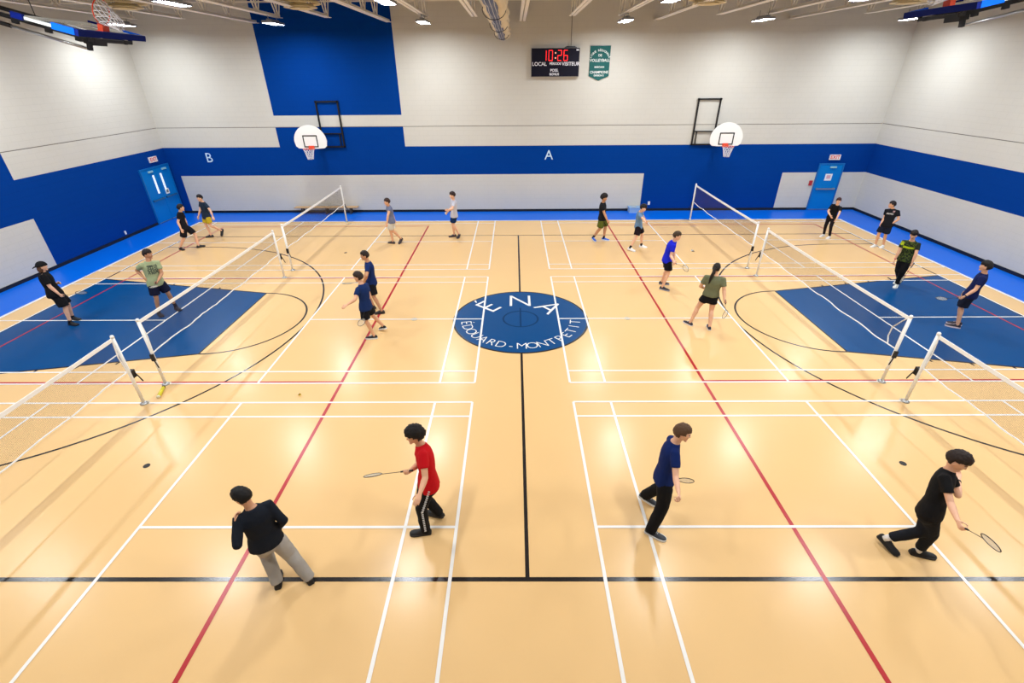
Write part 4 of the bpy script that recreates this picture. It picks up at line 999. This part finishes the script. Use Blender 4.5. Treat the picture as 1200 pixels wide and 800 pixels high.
    mb.tube(ring, [.008*s]*25, side=J['spine'], n=6, cap=('flat', 'flat')); mb.obj('collar', tm if 'print' not in L else cloth(top), body, True)
    # --- shorts / trousers ---
    bot = L['bot']; leg = L.get('leg', .46); bm_ = cloth(bot)
    if 'bprint' in L: bm_ = print_mat('printed_shorts_'+P['id'], bot, loc(J['pel']), J['latp'], _Z, J['pfwd'], [], L['bprint'])
    mb = MB(); torso(mb, J, s, .016, -.125, .04, w, org, ('round', 'flat'))
    lw = w**.8; lb = L.get('legbag', .018)
    for sd, sg in (('L', -1), ('R', 1)):
        hip, kn, an = (loc(J[sd+q]) for q in ('hip', 'kn', 'an'))
        h0 = hip-np.array([0, 0, .005])*s
        if leg > .6: pp, rr = along([h0, hip+(kn-hip)*.4, kn, kn+(an-kn)*.5, an+unit(an-kn)*.045*s], [.084+lb*.2, .082+lb, .062+lb, .052+lb*1.1, .044+lb*1.1], leg)
        else: pp, rr = along([h0, hip+(kn-hip)*.3, hip+(kn-hip)*.7, kn+(an-kn)*.15], [.084, .090+lb, .090+lb*1.5, .084+lb*1.6], leg/.60)
        mb.tube(pp, [r*s*lw for r in rr], n=16, cap=('round', 'flat'))
        if L.get('stripe') == sd:
            mbs = MB(); out = J['latp']*sg
            for k in range(44):
                f = .06+.90*k/43
                if f < .5: c = hip+(kn-hip)*f*2; rad = .092-.014*f*2+lb
                else: c = kn+(an-kn)*(f-.5)*2; rad = .064-.012*(f-.5)*2+lb
                ax = unit(kn-hip) if f < .5 else unit(an-kn); o2 = unit(out-(out@ax)*ax)
                if k % 2 == 0: mbs.obox(c+o2*(rad+.006)*s, o2*.004, ax*.008, np.cross(o2, ax)*.014)
            mbs.obj('side_stripe', cloth((214, 214, 214)), body)
    soft(mb.obj(L.get('botname', 'shorts' if leg < .6 else 'trousers'), bm_, body, True), .0125 if near else .015, 3, .014, .12)
    # --- socks and shoes ---
    for sd in 'LR':
        ft = J['foot'][sd]; kn, an = loc(J[sd+'kn']), loc(J[sd+'an']); u_ = unit(kn-an)
        if L.get('sock'):
            mb = MB(); mb.tube([an-u_*.03*s, an+u_*L.get('sockh', .07)*s], [.043*s, .042*s], n=12, cap=('flat', 'flat')); mb.obj('sock', cloth(L['sock']), body, True)
        make_shoe(ft, s, org, shoe_m(L['shoe']), shoe_m(L.get('sole', (225, 225, 225))), body)
    # --- racket ---
    if 'rk' in P:
        sd, r, _ = J['rk']; ha = J[sd+'wr']+unit(J[sd+'ha']-J[sd+'el'])*.075*s+J[sd+'hn']*.030*s
        racket(J, ha, r, P.get('rr', .5), unit(ha-CAM_POS), P['rlabel'], L.get('racket', (40, 38, 38)), None)
    if L.get('watch'):
        sd = L['watch']; el, wr = loc(J[sd+'el']), loc(J[sd+'wr']); d = unit(wr-el); mb = MB(); mb.tube([wr-d*.035*s, wr-d*.010*s], [.031*s, .030*s], n=14, cap=('flat', 'flat')); mb.obj('wristband', mat('black_wristband', (24, 22, 24), .5) if L.get('watchc') is None else mat('red_wristband', L['watchc'], .6), body, True)
    return body

LOOKS = {
 'grey_trousers': (dict(top=(20, 26, 36), topname='sweater', sleeve=2, bag=.008, bot=(168, 164, 158), leg=.98, legbag=.030, hair=(16, 14, 14), style='mop', shoe=(18, 18, 20), sole=(30, 30, 32), skin=1, hem=-.10, curl=.9), 'person in black sweater and grey trousers seen from behind on the black line', None, 0),
 'red_shirt': (dict(top=(196, 12, 24), bot=(20, 19, 22), leg=.985, legbag=.022, hair=(22, 18, 18), style='curly', shoe=(22, 22, 24), sole=(30, 30, 30), skin=1, stripe='L', sleeve=.60), 'person in red t-shirt and black striped trousers holding a racket out', 'badminton racket held out level by the red t-shirt player', .2),
 'navy_front': (dict(top=(10, 34, 92), bot=(14, 14, 18), leg=.985, legbag=.032, hair=(92, 66, 46), style='short', shoe=(54, 58, 66), sole=(220, 220, 216), skin=0, sleeve=.62, curl=1.2), 'person in navy t-shirt and black trousers stepping over the white line', 'badminton racket peeking out beyond the arm of the navy t-shirt player in trousers', .45),
 'black_lunge': (dict(top=(16, 16, 18), bot=(22, 26, 34), leg=.88, legbag=.018, hair=(40, 28, 24), style='mop', shoe=(18, 18, 22), sole=(24, 24, 28), sock=(232, 230, 228), sockh=.10, skin=0, sleeve=.62, watch='L'), 'person all in black with white socks striding along with racket lowered', 'badminton racket pointing down from the hand of the black-clad striding player', .45),
 'navy_reach': (dict(top=(16, 42, 92), bot=(18, 20, 26), leg=.44, hair=(46, 34, 26), style='mop', shoe=(22, 22, 26), sole=(225, 225, 225), skin=1), 'person in navy t-shirt and black shorts reaching one arm out by the red line', 'badminton racket hanging by the shorts of the player reaching one arm out', .8),
 'navy_tall': (dict(top=(14, 40, 96), bot=(18, 20, 26), leg=.46, hair=(42, 32, 26), style='short', shoe=(34, 28, 28), sole=(60, 46, 44), skin=2), 'person in navy t-shirt standing straight just behind the reaching player', 'badminton racket held out edge-on by the upright navy t-shirt player', .2),
 'olive': (dict(top=(108, 112, 84), bot=(14, 14, 18), leg=.30, legbag=.004, hair=(30, 22, 20), style='pony', shoe=(40, 36, 50), sole=(222, 216, 214), skin=1, hem=-.03, sleeve=.66), 'person with long dark ponytail, olive t-shirt and short black shorts, seen from behind', 'badminton racket hanging from the right hand of the ponytailed player', .6),
 'bright_blue': (dict(top=(26, 38, 206), bot=(14, 14, 22), leg=.42, hair=(66, 50, 34), style='short', shoe=(40, 36, 44), sole=(150, 150, 165), skin=0), 'person in bright cobalt t-shirt and black shorts leaning forward', 'badminton racket held low in front of the bright cobalt shirt player', .8),
 'green_tee': (dict(top=(160, 172, 132), bot=(16, 20, 46), leg=.42, hair=(34, 26, 24), style='short', shoe=(20, 26, 48), sole=(24, 30, 50), sock=(22, 26, 46), sockh=.12, skin=2, print=[(0, -.02, .12, .13, (74, 84, 74), 40)]), 'person in pale green t-shirt with dark square print standing on the blue key', 'badminton racket held across the shorts of the pale green t-shirt player', .8),
 'cap': (dict(top=(16, 16, 20), bot=(16, 17, 22), leg=.50, hair=(96, 66, 48), style='cap', shoe=(16, 16, 20), sole=(20, 22, 30), sock=(20, 20, 26), sockh=.05, skin=0, sleeve=.78, bag=.012), 'person in black with backwards cap and long brown hair on the blue key', 'badminton racket held forward by the player in the backwards cap', .5),
 'far_black': (dict(top=(18, 18, 26), bot=(20, 20, 28), leg=.46, hair=(28, 22, 24), style='short', shoe=(26, 24, 28), sole=(40, 38, 40), skin=0), 'person in black t-shirt and shorts with short hair walking past the blue double door', None, 0),
 'far_run': (dict(top=(34, 48, 66), bot=(196, 168, 40), leg=.40, hair=(26, 20, 22), style='short', shoe=(24, 26, 32), sole=(40, 40, 46), skin=0, hem=-.17), 'person in slate t-shirt and yellow shorts with one foot kicked back', None, 0),
 'grey_blue': (dict(top=(110, 116, 142), bot=(206, 202, 190), leg=.46, hair=(56, 36, 30), style='short', shoe=(44, 32, 34), sole=(70, 52, 50), skin=1, sleeve=.35), 'person in grey-blue shirt and pale beige shorts walking away from the net', None, 0),
 'white_tee': (dict(top=(196, 196, 208), bot=(10, 42, 86), leg=.40, hair=(46, 30, 28), style='short', shoe=(34, 26, 36), sole=(90, 70, 74), skin=0), 'person in pale grey t-shirt and navy shorts holding a shuttlecock', None, 0),
 'olive_shorts': (dict(top=(24, 24, 30), bot=(88, 96, 34), leg=.48, bprint=(50, 56, 24), hair=(28, 22, 22), style='curly', shoe=(30, 92, 200), sole=(210, 215, 225), sock=(24, 24, 28), sockh=.10, skin=2, w=1.1), 'person in black t-shirt, olive patterned shorts and blue shoes', None, 0),
 'steel_blue': (dict(top=(104, 136, 170), bot=(26, 14, 22), leg=.44, hair=(26, 20, 22), style='mop', shoe=(236, 232, 230), sole=(240, 240, 240), sock=(26, 24, 28), sockh=.08, skin=0), 'person in steel blue t-shirt and white shoes looking down', None, 0),
 'far_pants': (dict(top=(18, 18, 24), bot=(24, 18, 24), leg=.93, legbag=.008, hair=(64, 34, 34), style='short', shoe=(236, 232, 232), sole=(240, 240, 240), skin=0, sleeve=.7, botname='leggings'), 'person in black top, slim black trousers and white shoes near the single blue door', None, 0),
 'black_print': (dict(top=(20, 20, 26), bot=(18, 24, 42), leg=.44, hair=(34, 26, 28), style='short', shoe=(232, 232, 226), sole=(242, 242, 240), skin=1, print=[(0, .0, .11, .025, (196, 192, 190), 60), (-.09, .09, .028, .03, (190, 150, 150), 70)]), 'person in black t-shirt with white chest lettering and navy shorts by the side wall', None, 0),
 'jersey': (dict(top=(34, 40, 28), bot=(18, 18, 20), leg=.93, legbag=.022, hair=(28, 20, 20), style='mop', shoe=(232, 232, 222), sole=(240, 240, 236), skin=1, camo=(74, 88, 36), watch='R', watchc=(196, 70, 90), print=[(0, .0, .13, .03, (206, 222, 30), 0), (.19, .10, .05, .05, (190, 206, 40), 30)]), 'person in green and black jersey with yellow chest band walking in black trousers', 'badminton racket trailing low beside the green jersey player', .3),
 'navy_lean': (dict(top=(16, 28, 76), bot=(20, 24, 40), leg=.46, hair=(22, 18, 18), style='mop', shoe=(34, 24, 36), sole=(220, 200, 204), skin=1, watch='L'), 'person in dark navy t-shirt and shorts facing the net on the blue key', 'badminton racket held over the blue key by the dark navy shirt player', .5),
}
for P in PEOPLE:
    lk, P['label'], rl, P['rr'] = LOOKS[P['id']]; P['look'] = lk
    if rl: P['rlabel'] = rl
    if 'w' in lk: P['w'] = lk['w']
    person(P)
    if P['id'] == 'white_tee':
        p = solve_pose(P); h = p['Rha']+unit(p['Rha']-p['Rel'])*.10; shuttle(tuple(h), (.1, 0, -1), shw, 'white shuttlecock at the hand of the pale grey t-shirt player')
# a spare racket lying on the pale blue box
racket(None, np.array([5.95, 11.12, .264]), np.array([-1.0, -.06, 0.06]), .55, unit(np.array([5.6, 22.7, -5.6])), 'badminton racket lying on the pale blue box by the far wall', (150, 160, 176), None)
# freeze the modelling modifiers
dg = bpy.context.evaluated_depsgraph_get(); dg.update()
for o in APPLY:
    me = bpy.data.meshes.new_from_object(o.evaluated_get(dg)); old = o.data
    o['_new'] = me.name
for o in APPLY:
    me = bpy.data.meshes[o['_new']]; del o['_new']; mats_ = list(o.data.materials)
    o.modifiers.clear(); o.data = me
    if not me.materials:
        for q in mats_: me.materials.append(q)
    me.polygons.foreach_set('use_smooth', [True]*len(me.polygons))
